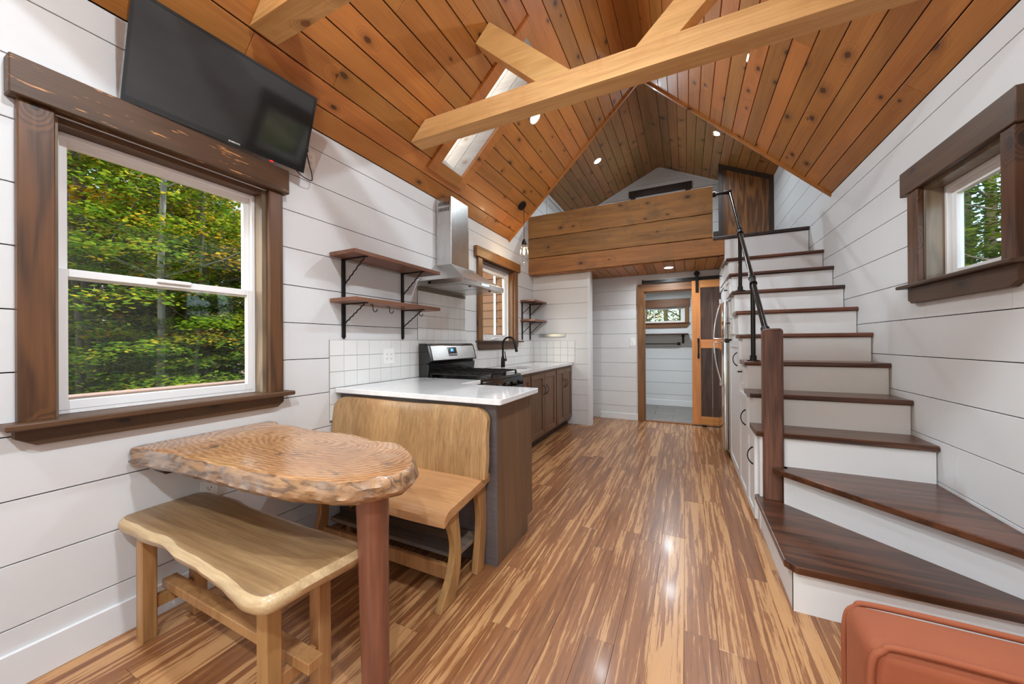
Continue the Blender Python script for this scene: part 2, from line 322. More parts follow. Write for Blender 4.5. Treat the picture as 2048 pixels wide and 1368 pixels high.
        o = D.objects.new(name, me); COL.objects.link(o)
        if parent is not None: o.parent = parent
        else: o.location = base
        return tag(o, label, cat, group, kind)
def B(*a): return MB().box(*a)

def sub(u0, u1, cuts):
    seg = [(u0, u1)]
    for a, b in cuts:
        seg = [q for (s0, s1) in seg for q in ((s0, min(s1, a)), (max(s0, b), s1)) if q[1]-q[0] > .012]
    return seg
def plates(parent, name, fn, rows, mat, holes=(), t=.012, gap=.0046, bev=.001, splits=None, ends=.0012):
    """rows: (v0,v1,u0,u1). fn(u,v,w)->xyz with the visible face at w=0, body at w<0. One object per piece"""
    out = []
    for v0, v1, u0, u1 in rows:
        rects = []; inter = [h for h in holes if h[2] < v1-1e-4 and h[3] > v0+1e-4]
        for s0, s1 in sub(u0, u1, [(h[0], h[1]) for h in inter]):
            cuts = sorted(c for c in (splits(v0, s0, s1) if splits else []) if s0+.05 < c < s1-.05); xs = [s0]+cuts+[s1]
            rects += [(xs[i], xs[i+1], v0, v1) for i in range(len(xs)-1)]
        for h in inter:
            a, b = max(h[0], u0), min(h[1], u1)
            if b-a > .01:
                if h[2]-v0 > .012: rects.append((a, b, v0, h[2]))
                if v1-h[3] > .012: rects.append((a, b, h[3], v1))
        for a, b, c, d in rects:
            g = gap/2; a += ends/2; b -= ends/2; c += g; d -= g; e = bev
            if b-a < .004 or d-c < .004: continue
            v = [fn(*q) for q in ((a, c, -t), (b, c, -t), (b, d, -t), (a, d, -t), (a, c, -e), (b, c, -e), (b, d, -e), (a, d, -e), (a+e, c+e, 0), (b-e, c+e, 0), (b-e, d-e, 0), (a+e, d-e, 0))]
            f = [(3, 2, 1, 0), (0, 1, 5, 4), (1, 2, 6, 5), (2, 3, 7, 6), (3, 0, 4, 7), (4, 5, 9, 8), (5, 6, 10, 9), (6, 7, 11, 10), (7, 4, 8, 11), (8, 9, 10, 11)]
            out.append(MB().add(v, f).build(name, mat, parent))
    return out
def rnd_splits(lo, hi, seed):
    rr = random.Random(seed)
    def f(v, s0, s1):
        xs = []; x = s0+rr.uniform(.2, hi)
        while x < s1: xs.append(x); x += rr.uniform(lo, hi)
        return xs
    return f

XL, XR = -2.19, 1.257; YF, YB = -1.9, 7.585; YH = 5.967; YE = 4.45
EAVE = 2.645; RX, RZ = -.46, 4.32; LE, LRZ = 3.85, 4.65
ZL = [0.0, .217, .447, .676, .907, 1.138, 1.367, 1.598, 1.827, 2.057, 2.285, 2.516, 2.745, 2.975, 3.204, 3.434, 3.663, 3.893, 4.122, 4.352, 4.6]
# ------------------------------------------------------------------ floor
fl = B(XL-.15, XR+.15, YF-.1, YH+.02, -.12, -.014).build('floor', 'pineback', kind='structure', loc=(0, 0, -.014))
cols = []; x = XL
while x < XR: cols.append((x, min(x+.1278, XR))); x += .1278
plates(fl, 'plank', lambda u, v, w: (v, u, w), [(a, b, YF, YH) for a, b in cols], 'bamboo', t=.014, gap=.0008, bev=.0006, splits=rnd_splits(.9, 1.85, 3), ends=.0008)
bf = B(XL, XR, YH+.02, YB, -.12, -.012).build('floor_bath', 'grout', kind='structure', loc=(0, YH+.02, -.012))
plates(bf, 'tile', lambda u, v, w: (u, v, w), [(YH+.04+k*.31, min(YB, YH+.04+(k+1)*.31), -1.1, XR) for k in range(6)], 'greytile', t=.012, gap=.004, splits=lambda v, a, b: [a+(.3 if int(v*10) % 2 else 0)+.6*k for k in range(1, 5)], ends=.004)
# ------------------------------------------------------------------ walls
W1 = (.47, 1.262, .955, 2.122); W2 = (3.68, 4.57, 1.24, 2.235); W3 = (2.32, 2.945, 1.57, 2.13)
TILEH = []
def L(u, v, w): return (XL+w, u, v)
def Rr(u, v, w): return (XR-w, u, v)
wl = struct('wall_left'); tmp = plates(wl, 'wall_core', L, [(-.1, EAVE+.02, YF, YE+.02), (-.1, LE+.02, YE+.02, YB)], 'backing', holes=[W1, W2], t=.13, gap=0, bev=0, ends=0)
for o in tmp:
    for p in o.data.vertices: p.co.x -= .012
rowsL = [(a, b, YF, YB) for a, b in zip(ZL[:11], ZL[1:12])]+[(ZL[11], EAVE, YF, YE)]
rowsL += [(ZL[i], min(ZL[i+1], LE), YE+.001, YB) for i in range(11, 17)]
plates(wl, 'board', L, rowsL, 'paint', holes=[W1, W2], splits=lambda v, a, b: [3.3] if abs(v-2.285) < .01 else ([2.53] if abs(v-.676) < .01 else []))
wr = struct('wall_right'); tmp = plates(wr, 'wall_core', Rr, [(-.1, EAVE+.02, YF, YE+.02), (-.1, LE+.02, YE+.02, YB)], 'backing', holes=[W3], t=.13, gap=0, bev=0, ends=0)
for o in tmp:
    for p in o.data.vertices: p.co.x += .012
plates(wr, 'board', Rr, [(a, b, YF, YB) for a, b in zip(ZL[:11], ZL[1:12])]+[(ZL[11], EAVE, YF, YE)]+[(ZL[i], min(ZL[i+1], LE), YE+.001, YB) for i in range(11, 17)], 'paint', holes=[W3],
       splits=lambda v, a, b: [2.68] if abs(v-.447) < .01 else ([3.47] if abs(v-2.057) < .01 else []))
# hall wall with the barn-door opening
wb = struct('wall_back'); DO = (-.6, .75, -.2, 2.02)
def Fh(u, v, w): return (u, YH-w, v)
tmp = plates(wb, 'wall_core', Fh, [(-.05, 2.28, XL, XR)], 'paint', holes=[DO], t=.09, gap=0, bev=0, ends=0)
for o in tmp:
    for p in o.data.vertices: p.co.y += .012
plates(wb, 'board', Fh, [(a, min(b, 2.28), XL, XR) for a, b in zip(ZL[:10], ZL[1:11])], 'paint', holes=[DO])
# gable wall (bathroom below, loft above)
wg = B(XL, XR, YB+.012, YB+.14, -.05, LRZ+.1).build('wall_gable', 'backing', kind='structure', loc=(0, YB, 0)); W4 = (-1.1, -.02, 1.6, 1.9)
D.objects.remove(wg, do_unlink=True); wg = struct('wall_gable')
def Fg(u, v, w): return (u, YB-w, v)
tmp = plates(wg, 'wall_core', Fg, [(-.05, 2.5, XL, XR), (2.5, LRZ+.1, XL, XR)], 'backing', holes=[W4, (-.9, .0, 3.65, 4.1)], t=.12, gap=0, bev=0, ends=0)
for o in tmp:
    for p in o.data.vertices: p.co.y += .012
def gw(z): return max(.05, min(1.725, (LRZ-z)/.4624)) if z > LE else 1.73
plates(wg, 'board', Fg, [(a, b, max(XL, RX-gw(a)), min(XR, RX+gw(a))) for a, b in zip(ZL[:20], ZL[1:])], 'paint', holes=[W4, (-.9, .0, 3.65, 4.1)])
# pantry partition at the end of the kitchen
wp = B(XL, -1.282, 5.312, 5.42, 0, 2.28).build('wall_pantry', 'paint2', kind='structure', loc=(-1.7, 5.36, 0))
plates(wp, 'board', lambda u, v, w: (u, 5.30-w, v), [(a, min(b, 2.28), XL+.001, -1.315) for a, b in zip(ZL[:10], ZL[1:11])], 'paint')
B(-1.318, -1.275, 5.292, 5.43, 0, 2.272, ).build('corner_board', 'paint2', wp); B(-1.335, -1.258, 5.286, 5.3, 2.25, 2.28).build('cap_trim', 'paint2', wp)
# wall behind the camera, with an unseen glazed door added to let in sky light
wf = struct('wall_front'); GD = (-1.0, .0, .05, 2.05)
def Ff(u, v, w): return (u, YF+w, v)
tmp = plates(wf, 'wall_core', Ff, [(-.05, RZ+.1, XL, XR)], 'backing', holes=[GD], t=.12, gap=0, bev=0, ends=0)
for o in tmp:
    for p in o.data.vertices: p.co.y -= .012
def mw(z): return max(.05, (RZ-z)/.971) if z > EAVE else 1.73
plates(wf, 'board', Ff, [(a, b, max(XL, RX-mw(a)), min(XR, RX+mw(a))) for a, b in zip(ZL[:18], ZL[1:])], 'paint', holes=[GD])
gd = struct('added_glass_door', (-.5, YF, 0)); mb = MB()
mb.box(-1.0, -.9, YF-.05, YF-.01, .05, 2.05, .004).box(-.1, 0, YF-.05, YF-.01, .05, 2.05, .004).box(-.9, -.1, YF-.05, YF-.01, 1.94, 2.05, .004).box(-.9, -.1, YF-.05, YF-.01, .05, .25, .004); mb.build('door_frame', 'vinyl', gd)
B(-.9, -.1, YF-.035, YF-.03, .25, 1.94).build('pane', 'glass', gd)
# ------------------------------------------------------------------ ceilings
cA = 1/math.hypot(1, .971); sA = .971*cA; SLEN = 1.73/cA
def CL(u, v, w): return (XL+v*cA+w*sA, u, EAVE+v*sA-w*cA)
def CR(u, v, w): return (XR-v*cA-w*sA, u, EAVE+v*sA-w*cA)
sk0, sk1 = (-1.967-XL)/cA, (-1.132-XL)/cA; SK = (2.62, 2.96, sk0, sk1)
nrow = 17; pw = SLEN/nrow
ce = struct('ceiling')
for fn, hl, nm in ((CL, [SK], 1), (CR, [], 2)):
    plates(ce, 'plank', fn, [(i*pw, (i+1)*pw, YF, YE) for i in range(nrow)], 'pine', holes=hl, t=.016, gap=.006, bev=.003, splits=rnd_splits(2.2, 4.2, 11+nm))
    tmp = plates(ce, 'roof_deck', lambda u, v, w, fn=fn: fn(u, v, w-.0165), [(-.15, SLEN+.02, YF-.2, YE+.02)], 'pineback', holes=[(h[0]-.02, h[1]+.02, h[2]-.02, h[3]+.02) for h in hl], t=.16, gap=0, bev=0, ends=0)
# rake trim at the open end of the main ceiling, cove strips at the ridge and wall
for fn in (CL, CR):
    a = [fn(YE-.018, -.02, .018), fn(YE-.018, SLEN, .018), fn(YE-.018, SLEN, -.02), fn(YE-.018, -.02, -.02)]; b = [(p[0], YE+.012, p[2]) for p in a]
    MB().add(a+b, [(0, 1, 2, 3), (7, 6, 5, 4), (0, 4, 5, 1), (1, 5, 6, 2), (2, 6, 7, 3), (3, 7, 4, 0)]).build('rake_strip', 'pine', ce)
MB().prism([(XL, EAVE), (RX, RZ), (XR, EAVE), (XR, LE+.02), (RX, LRZ+.02), (XL, LE+.02)], 'y', YE+.002, YE+.03).build('gable_infill', 'paint2', ce)
c2 = 1/math.hypot(1, .4624); s2 = .4624*c2; SL2 = 1.73/c2
def C2L(u, v, w): return (XL+v*c2+w*s2, u, LE+v*s2-w*c2)
def C2R(u, v, w): return (XR-v*c2-w*s2, u, LE+v*s2-w*c2)
cl2 = struct('ceiling_loft'); n2 = 14
for fn, sd in ((C2L, 4), (C2R, 5)):
    plates(cl2, 'plank', fn, [(i*SL2/n2, (i+1)*SL2/n2, YE+.03, YB) for i in range(n2)], 'loftpine', t=.016, gap=.005, bev=.003, splits=rnd_splits(1.6, 3, sd))
    plates(cl2, 'roof_deck', lambda u, v, w, fn=fn: fn(u, v, w-.0165), [(-.15, SL2+.02, YE+.0, YB+.2)], 'pineback', t=.12, gap=0, bev=0, ends=0)
# soffit under the loft, and the loft floor
cs = B(XL, XR, 5.17, YH, 2.296, 2.50).build('ceiling_soffit', 'pineback', kind='structure', loc=(0, 5.5, 2.296))
B(XL, XR, YH, YB, 2.30, 2.50).build('loft_floor', 'pineback', cs)
nsf = 21; plates(cs, 'plank', lambda u, v, w: (v, u, 2.28-w), [(XL+i*.128, XL+(i+1)*.128, 5.17, YH) for i in range(nsf)], 'pine', t=.014, gap=.005, bev=.0025)
B(XL, XR, YH, YB, 2.28, 2.30).build('ceiling_board', 'paint2', cs)

# ------------------------------------------------------------------ baseboards, corner strips
B(XL, XL+.016, YF, 1.73, 0, .135, .003).build('baseboard_left', 'paint2', kind='structure')
B(-1.28, -.69, YH-.016, YH, 0, .10, .003).build('baseboard_back', 'paint2', kind='structure')
B(-1.1, .8, YB-.016, YB, 0, .11, .003).build('baseboard_gable', 'paint2', kind='structure')
B(XR-.016, XR, YF, 2.04, 0, .135, .003).build('baseboard_right', 'paint2', kind='structure')
B(XL, XL+.02, YH-.03, YH+.0, 2.53, LE, .003).build('trim_1', 'paint2', kind='structure')
MB().prism([(XL, 3.79), (XL, 3.85), (XL+.02, 3.85), (XL+.02, 3.79)], 'y', YE+.05, YB-.01).build('trim_2', 'paint2', kind='structure')
for k, (fn, a) in enumerate(((C2L, 0), (C2R, 0))):
    v = [fn(y, q, w) for y in (YB-.02, YB-.001) for q, w in ((0, .04), (SL2-.02, .04), (SL2-.02, 0), (0, 0))]
    MB().add(v, [(0, 1, 2, 3), (7, 6, 5, 4), (0, 4, 5, 1), (1, 5, 6, 2), (2, 6, 7, 3), (3, 7, 4, 0)]).build('trim_%d' % (3+k), 'paint2', kind='structure')

# ------------------------------------------------------------------ window 1 (left wall, double hung)
w1 = struct('window_1', (XL, .87, .87))
B(XL, XL+.062, .366, 1.358, 2.128, 2.268, .004).build('header', 'trimspeck', w1)
B(XL, XL+.036, .388, .476, .955, 2.128, .004).build('casing', 'trimz', w1); B(XL, XL+.036, 1.256, 1.335, .955, 2.128, .004).build('casing', 'trimz', w1)
B(XL-.08, XL+.09, .352, 1.372, .934, .958, .005).build('sill', 'trimx', w1)
MB().prism([(.38, .934), (1.335, .934), (1.335, .895), (1.30, .868), (.43, .868), (.38, .90)], 'x', XL, XL+.036, .002).build('apron', 'trimx', w1)
B(XL-.078, XL+.0, 1.235, 1.262, .958, 2.12).build('jamb', 'jamb', w1); B(XL-.078, XL, .47, .49, .958, 2.12).build('jamb', 'jamb', w1); B(XL-.078, XL, .49, 1.235, 2.096, 2.12).build('jamb', 'trimx', w1)
def frame(y0, y1, z0, z1, x0, x1, t, tb=None, tt=None, b=.002):
    tb = tb or t; tt = tt or t
    return MB().box(x0, x1, y0, y0+t, z0, z1, b).box(x0, x1, y1-t, y1, z0, z1, b).box(x0, x1, y0+t, y1-t, z1-tt, z1, b).box(x0, x1, y0+t, y1-t, z0, z0+tb, b)
frame(.49, 1.235, .958, 2.096, XL-.125, XL-.068, .018, .018).build('window_frame', 'vinyl', w1)
frame(.505, 1.218, 1.508, 2.08, XL-.12, XL-.094, .03, .034, .03).build('upper_sash', 'vinyl', w1)
frame(.500, 1.222, .974, 1.546, XL-.094, XL-.066, .03, .038, .032).build('lower_sash', 'vinyl', w1)
B(XL-.066, XL-.052, .80, .93, 1.53, 1.548, .003).build('sash_lock', 'vinyl', w1)
B(XL-.109, XL-.105, .53, 1.19, 1.53, 2.06).build('pane', 'glass', w1); B(XL-.082, XL-.078, .525, 1.197, 1.005, 1.52).build('pane', 'glass', w1)
# window 2 (over the sink, casement)
w2 = struct('window_2', (XL, 4.13, 1.14))
B(XL, XL+.05, 3.52, 4.72, 2.235, 2.355, .004).build('header', 'kity', w2)
B(XL, XL+.03, 3.58, 3.68, 1.262, 2.235, .003).build('casing', 'kitz', w2); B(XL, XL+.03, 4.57, 4.67, 1.262, 2.235, .003).build('casing', 'kitz', w2)
B(XL-.09, XL+.07, 3.54, 4.78, 1.242, 1.262, .003).build('sill', 'trimx', w2)
MB().prism([(3.58, 1.242), (4.67, 1.242), (4.67, 1.185), (4.63, 1.15), (3.62, 1.15), (3.58, 1.185)], 'x', XL, XL+.03, .002).build('apron', 'trimx', w2)
B(XL-.09, XL, 4.545, 4.57, 1.262, 2.235).build('jamb', 'kitz', w2); B(XL-.09, XL, 3.68, 3.70, 1.262, 2.235).build('jamb', 'kitz', w2); B(XL-.09, XL, 3.70, 4.545, 2.21, 2.235).build('jamb', 'trimx', w2)
frame(3.70, 4.545, 1.262, 2.21, XL-.13, XL-.06, .028).build('window_frame', 'vinyl', w2)
frame(3.73, 4.515, 1.292, 2.18, XL-.12, XL-.085, .05).build('sash', 'vinyl', w2)
B(XL-.104, XL-.100, 3.77, 4.48, 1.33, 2.14).build('pane', 'glass', w2)
MB().tube([(XL-.06, 4.05, 1.275), (XL-.03, 4.05, 1.29), (XL-.025, 4.12, 1.295), (XL-.022, 4.17, 1.29)], .008).build('crank', 'vinyl', w2)
# window 3 (right wall)
w3 = struct('window_3', (XR, 2.65, 1.46))
B(XR-.04, XR, 2.225, 3.115, 2.13, 2.28, .004).build('header', 'trimx', w3)
B(XR-.03, XR, 2.945, 3.055, 1.57, 2.13, .003).build('casing', 'trimz', w3); B(XR-.03, XR, 2.245, 2.325, 1.57, 2.13, .003).build('casing', 'trimz', w3)
B(XR-.065, XR+.09, 2.21, 3.11, 1.552, 1.572, .004).build('sill', 'trimx', w3)
MB().prism([(2.24, 1.552), (3.055, 1.552), (3.055, 1.48), (3.02, 1.458), (2.28, 1.458), (2.24, 1.48)], 'x', XR-.03, XR, .002).build('apron', 'trimx', w3)
B(XR, XR+.10, 2.93, 2.945, 1.572, 2.13).build('jamb', 'jamb', w3); B(XR, XR+.10, 2.32, 2.335, 1.572, 2.13).build('jamb', 'jamb', w3); B(XR, XR+.10, 2.335, 2.93, 2.112, 2.13).build('jamb', 'jamb', w3)
frame(2.335, 2.93, 1.572, 2.112, XR+.075, XR+.13, .022).build('window_frame', 'vinyl', w3)
frame(2.355, 2.91, 1.592, 2.09, XR+.095, XR+.125, .04).build('sash', 'vinyl', w3)
B(XR+.108, XR+.112, 2.39, 2.875, 1.63, 2.055).build('pane', 'glass', w3)
# window 4 (bathroom)
w4 = struct('window_4', (-.56, YB, 1.5))
B(-1.19, .06, YB-.03, YB, 1.90, 2.055, .003).build('header', 'kitx', w4)
B(-.022, .045, YB-.025, YB, 1.605, 1.90, .003).build('casing', 'kitz', w4); B(-1.19, -1.10, YB-.025, YB, 1.605, 1.90, .003).build('casing', 'kitz', w4)
B(-1.21, .06, YB-.05, YB+.05, 1.59, 1.605, .003).build('sill', 'kitx', w4)
MB().prism([(-1.17, 1.59), (.04, 1.59), (.04, 1.55), (.0, 1.51), (-1.13, 1.51), (-1.17, 1.55)], 'y', YB-.025, YB, .002).build('apron', 'kitx', w4)
mb = MB(); mb.box(-1.10, -1.07, YB+.03, YB+.08, 1.605, 1.90).box(-.05, -.022, YB+.03, YB+.08, 1.605, 1.90).box(-1.07, -.05, YB+.03, YB+.08, 1.87, 1.90).box(-1.07, -.05, YB+.03, YB+.08, 1.605, 1.64)
mb.box(-.095, -.05, YB+.04, YB+.07, 1.64, 1.87).box(-.58, -.56, YB+.04, YB+.07, 1.64, 1.87); mb.build('window_frame', 'vinyl', w4)
B(-1.07, -.07, YB+.052, YB+.056, 1.64, 1.87).build('pane', 'glass', w4)
# window 5 (loft gable; only its header clears the loft parapet)
w5 = struct('window_5', (-.45, YB, 3.6)); B(-1.02, .11, YB-.03, YB, 4.13, 4.262, .003).build('header', 'darktrim', w5)
B(-.99, -.9, YB-.025, YB, 3.6, 4.13).build('casing', 'darktrim', w5); B(.0, .09, YB-.025, YB, 3.6, 4.13).build('casing', 'darktrim', w5); B(-.9, 0, YB+.05, YB+.055, 3.65, 4.1).build('pane', 'glass', w5)
mb = MB(); mb.box(-.9, 0, YB+.03, YB+.08, 4.06, 4.1).box(-.9, 0, YB+.03, YB+.08, 3.65, 3.69).box(-.9, -.87, YB+.03, YB+.08, 3.69, 4.06).box(-.03, 0, YB+.03, YB+.08, 3.69, 4.06); mb.build('window_frame', 'vinyl', w5)
# skylight
sk = struct('window_6', CL(2.79, (sk0+sk1)/2, 0))
def slopebox(u0, u1, v0, v1, w0, w1):
    v = [CL(u, q, w) for w in (w0, w1) for q in (v0, v1) for u in (u0, u1)]
    return MB().add(v, [(0, 2, 3, 1), (4, 5, 7, 6), (0, 1, 5, 4), (2, 6, 7, 3), (0, 4, 6, 2), (1, 3, 7, 5)])
o0, o1 = (-2.042-XL)/cA, (-1.069-XL)/cA
slopebox(2.52, 2.62, o0, o1, 0, .02).build('casing', 'pine', sk); slopebox(2.96, 3.055, o0, o1, 0, .02).build('casing', 'pine', sk)
slopebox(2.62, 2.96, o0, sk0, 0, .02).build('casing', 'pine', sk); slopebox(2.62, 2.96, sk1, o1, 0, .02).build('casing', 'pine', sk)
slopebox(2.605, 2.62, sk0-.015, sk1+.015, -.40, 0).build('shaft_board', 'whitewash', sk); slopebox(2.605, 2.975, sk0-.015, sk0, -.40, 0).build('shaft_board', 'whitewash', sk); slopebox(2.605, 2.975, sk1, sk1+.015, -.40, 0).build('shaft_board', 'whitewash', sk)
for k in range(3): slopebox(2.96, 2.975, sk0, sk1, -.40+k*.131, -.40+(k+1)*.131-.004).build('shaft_board', 'whitewash', sk)
mb = slopebox(2.59, 2.62, sk0-.03, sk1+.03, -.43, -.40); [mb.add(q.v, q.f) for q in (slopebox(2.96, 2.99, sk0-.03, sk1+.03, -.43, -.40), slopebox(2.59, 2.99, sk0-.03, sk0, -.43, -.40), slopebox(2.59, 2.99, sk1, sk1+.03, -.43, -.40))]
mb.build('skylight_frame', 'vinyl', sk); slopebox(2.6, 2.98, sk0, sk1, -.425, -.420).build('pane', 'glass', sk)

# ------------------------------------------------------------------ timber trusses
def beam(name, y0, y1, z0, z1, label):
    xl = lambda z: RX-(RZ-z)/.971+.004; xr = lambda z: RX+(RZ-z)/.971-.004
    mb = MB(); n = 14; rg = []
    rr = random.Random(int(y0*100))
    for k in range(n+1):
        t = k/n; ring = []
        for (y, z) in ((y0, z0), (y1, z0), (y1, z1), (y0, z1)):
            jx = 0 if k in (0, n) else rr.uniform(-.002, .002); ring.append((xl(z)*(1-t)+xr(z)*t, y+jx, z+jx))
        rg.append(ring)
    v = [p for q in rg for p in q]; mb.add(v, [(k*4+i, k*4+(i+1) % 4, (k+1)*4+(i+1) % 4, (k+1)*4+i) for k in range(n) for i in range(4)]+[(0, 1, 2, 3), (n*4+3, n*4+2, n*4+1, n*4)])
    return mb.build(name, 'timber', label=label, cat='beam')
beam('tie_beam', 2.24, 2.375, 2.845, 2.985, 'long square oak tie beam crossing the room in front of the skylight')
beam('tie_beam', 1.06, 1.195, 2.845, 2.985, 'near tie beam end showing at the top left corner above the television')
beam('tie_beam', -.12, .015, 2.845, 2.985, 'rear tie beam behind the camera')
def brace(sgn, y0, y1, label, xb=(-.895, -.655)):
    # lower end sits on the beam top, upper end is cut against the slope
    z0 = 2.986; xi, xo = xb[1], xb[0]
    mxs = lambda x: RX+sgn*(x-RX)*-1 if sgn > 0 else x
    def up(x):   # travel up-left at slope -.885... until the ceiling plane
        k = .92; t = (RZ-.971*(RX-x)-z0)/(.971+k)*-1
        # ceiling z = RZ-.971*(RX-X); line z = z0+k*(x-X)
        X = (z0+k*x-RZ+.971*RX)/(.971+k); return X, RZ-.971*(RX-X)
    a = up(xo); b = up(xi); pts = [(xo, z0), (xi, z0), (b[0], b[1]-.002), (a[0], a[1]-.002)]
    if sgn > 0: pts = [(2*RX-p[0], p[1]) for p in pts]
    return MB().prism(pts, 'y', y0, y1, .002).build('brace', 'timberz', label=label, cat='brace')
brace(-1, 2.255, 2.36, 'diagonal oak brace left of centre rising from the tie beam past the skylight')
brace(1, 2.255, 2.36, 'diagonal oak brace right of centre rising from the tie beam to the right slope', (-.885, -.645))

# ------------------------------------------------------------------ loft parapet
lp = thing('loft_parapet', (-.87, 5.14, 2.28), 'rustic orange-brown three-plank parapet along the loft edge', 'parapet')
def rough(x0, x1, z0, z1, y0, y1, seed, tl=0, tr=0):
    rr = random.Random(seed); n = 24; v = []
    for k in range(n+1):
        x = x0+(x1-x0)*k/n; a = rr.uniform(-.003, .003); b = rr.uniform(-.003, .003); dz = tl*(1-k/n)+tr*k/n
        v += [(x, y0, z0+a+dz+.004), (x, y0+.006, z0+a+dz), (x, y1, z0+a+dz), (x, y1, z1+b), (x, y0+.006, z1+b), (x, y0, z1+b-.004)]
    return MB().add(v, [(k*6+i, k*6+(i+1) % 6, (k+1)*6+(i+1) % 6, (k+1)*6+i) for k in range(n) for i in range(6)]+[(5, 4, 3, 2, 1, 0), tuple(n*6+i for i in range(6))])
rough(XL+.002, .304, 2.833, 3.172, 5.12, 5.168, 1).build('plank', 'loftplank', lp); rough(XL+.002, .304, 2.532, 2.827, 5.12, 5.168, 2).build('plank', 'loftplank', lp)
rough(XL+.002, .430, 2.278, 2.526, 5.12, 5.168, 3, 0, .025).build('plank', 'loftplank', lp)

# loft wardrobe front
lw = thing('loft_wardrobe', (.88, 6.95, 2.53), 'dark figured plywood wardrobe front with ebony frame standing in the loft', 'wardrobe')
cz = lambda x: LRZ-.4624*abs(x-RX)-.012
MB().prism([(.50, 2.5), (.56, 2.5), (.56, cz(.56)), (.50, cz(.50))], 'y', 6.90, 6.96).build('post', 'darktrim', lw)
MB().prism([(1.20, 2.5), (1.255, 2.5), (1.255, cz(1.255)), (1.20, cz(1.2))], 'y', 6.90, 6.96).build('post', 'darktrim', lw)
MB().prism([(.56, cz(.56)-.06), (1.2, cz(1.2)-.06), (1.2, cz(1.2)), (.56, cz(.56))], 'y', 6.90, 6.96).build('top_rail', 'darktrim', lw)
MB().prism([(.56, 2.5), (1.2, 2.5), (1.2, cz(1.2)-.06), (.56, cz(.56)-.06)], 'y', 6.93, 6.95).build('panel', 'plywood', lw)
B(.315, .375, 5.20, 5.25, 2.531, 2.625, .004).build('speaker_box', 'enamel', label='small black box on the loft floor behind the parapet end', cat='box')

# ------------------------------------------------------------------ staircase
RISE = .216; TY = {3: 2.812, 4: 3.066, 5: 3.328, 6: 3.588, 7: 3.845, 8: 4.113, 9: 4.370, 10: 4.641, 11: 5.10}
SX = .43
st = thing('staircase', (.84, 3.5, 0), 'white boxed staircase with dark walnut treads against the right wall', 'staircase')
TT = .034
for n in range(3, 11):
    z = RISE*n; y0, y1 = TY[n], (TY[n+1]+.03 if n < 10 else 5.13)
    MB().prism([(y0+.010, z-TT), (y0, z-TT+.010), (y0, z-.008), (y0+.008, z), (y1, z), (y1, z-TT)], 'x', SX-.022, XR-.002).build('tread', 'tread', st)
    B(SX+.006, XR-.006, y0+.026, y0+.044, z-RISE, z-TT).build('riser', 'paint2', st)
z = 2.53; B(SX+.0, XR-.006, 5.126, 5.145, RISE*10, z-.04).build('riser', 'paint2', st)
MB().prism([(5.10, z-.034), (5.10, z-.006), (5.106, z), (5.6, z), (5.6, z-.034)], 'x', .306, XR-.004).build('landing_edge', 'darktrim', st)
# winders
mb = MB().prism([(SX-.012, 2.885), (SX-.026, 2.868), (SX-.026, 2.066), (SX+.012, 2.020), (XR-.002, 2.020), (XR-.002, 2.15), (.53, 2.815), (.53, 2.89)], 'z', RISE-TT, RISE, .005); mb.build('tread', 'tread', st)
mb = MB().prism([(.488, 2.795), (.488, 2.765), (XR-.002, 1.975), (XR-.002, 2.845), (.57, 2.845), (.57, 2.795)], 'z', 2*RISE-TT, 2*RISE, .005); mb.build('tread', 'tread', st)
mb = MB(); mb.box(SX+.004, SX+.022, 2.046, 2.9, 0, RISE-TT).box(SX+.004, XR-.006, 2.044, 2.062, 0, RISE-TT); mb.build('riser', 'paint2', st)
def wallq(p, q, z0, z1, t=.018):
    d = (Vector(q)-Vector(p)).normalized(); n = Vector((-d.y, d.x))*t
    return MB().prism([p, q, (q[0]+n.x, q[1]+n.y), (p[0]+n.x, p[1]+n.y)], 'z', z0, z1)
wallq((.545, 2.775), (XR-.004, 2.075), RISE, 2*RISE-TT, .018).build('riser', 'paint2', st)
# stepped side panel with cut-outs left for the drawers
pts = [(2.845, 0), (4.46, 0), (4.46, 1.68), (5.20, 1.68), (5.20, 1.66), (5.60, 1.86), (5.60, 0), (YH-.02, 0), (YH-.02, 2.275), (5.17, 2.275), (5.17, 2.49), (5.128, 2.49)]
for n in range(10, 2, -1):
    z = RISE*n-TT; pts += [(TY[n+1]+.026 if n < 10 else 5.128, z), (TY[n]+.03, z)]
pts = [(2.842, 0), (4.44, 0), (4.44, 1.70), (5.20, 1.70), (5.20, 1.93), (5.95, 1.93), (5.95, 2.275), (5.17, 2.275), (5.17, 2.49), (5.128, 2.49)]
for n in range(10, 2, -1):
    z = RISE*n-TT; pts += [((TY[n+1]+.026) if n < 10 else 5.128, z), (TY[n]+.03, z)]
MB().prism(pts, 'x', SX, SX+.018).build('side_panel', 'paint2', st)
B(SX+.018, XR-.01, 5.30, 5.95, 0, 1.93).build('return_wall', 'paint2', st)
def pull(cx, cy, cz, length=.11, ax='z', out=(-1, 0), parent=None, name='handle'):
    o = Vector((out[0], out[1], 0)); d = Vector((0, 0, 1)) if ax == 'z' else Vector((-o.y, o.x, 0)); c = Vector((cx, cy, cz)); pts = []; rs = []
    for k in range(11):
        t = k/10*2-1; pts.append(c+d*t*length/2+o*(.032*(1-t*t)**.8+.002)); rs.append(.0035+.0025*abs(t)**3)
    return MB().tube(pts, rs, 8).build(name, 'black', parent)
def tpull(cy, cz, parent):
    return MB().cyl((SX-.018, cy, cz), (SX-.042, cy, cz), .006, n=8).cyl((SX-.044, cy-.026, cz), (SX-.044, cy+.026, cz), .0065, n=8).build('knob', 'black', parent)
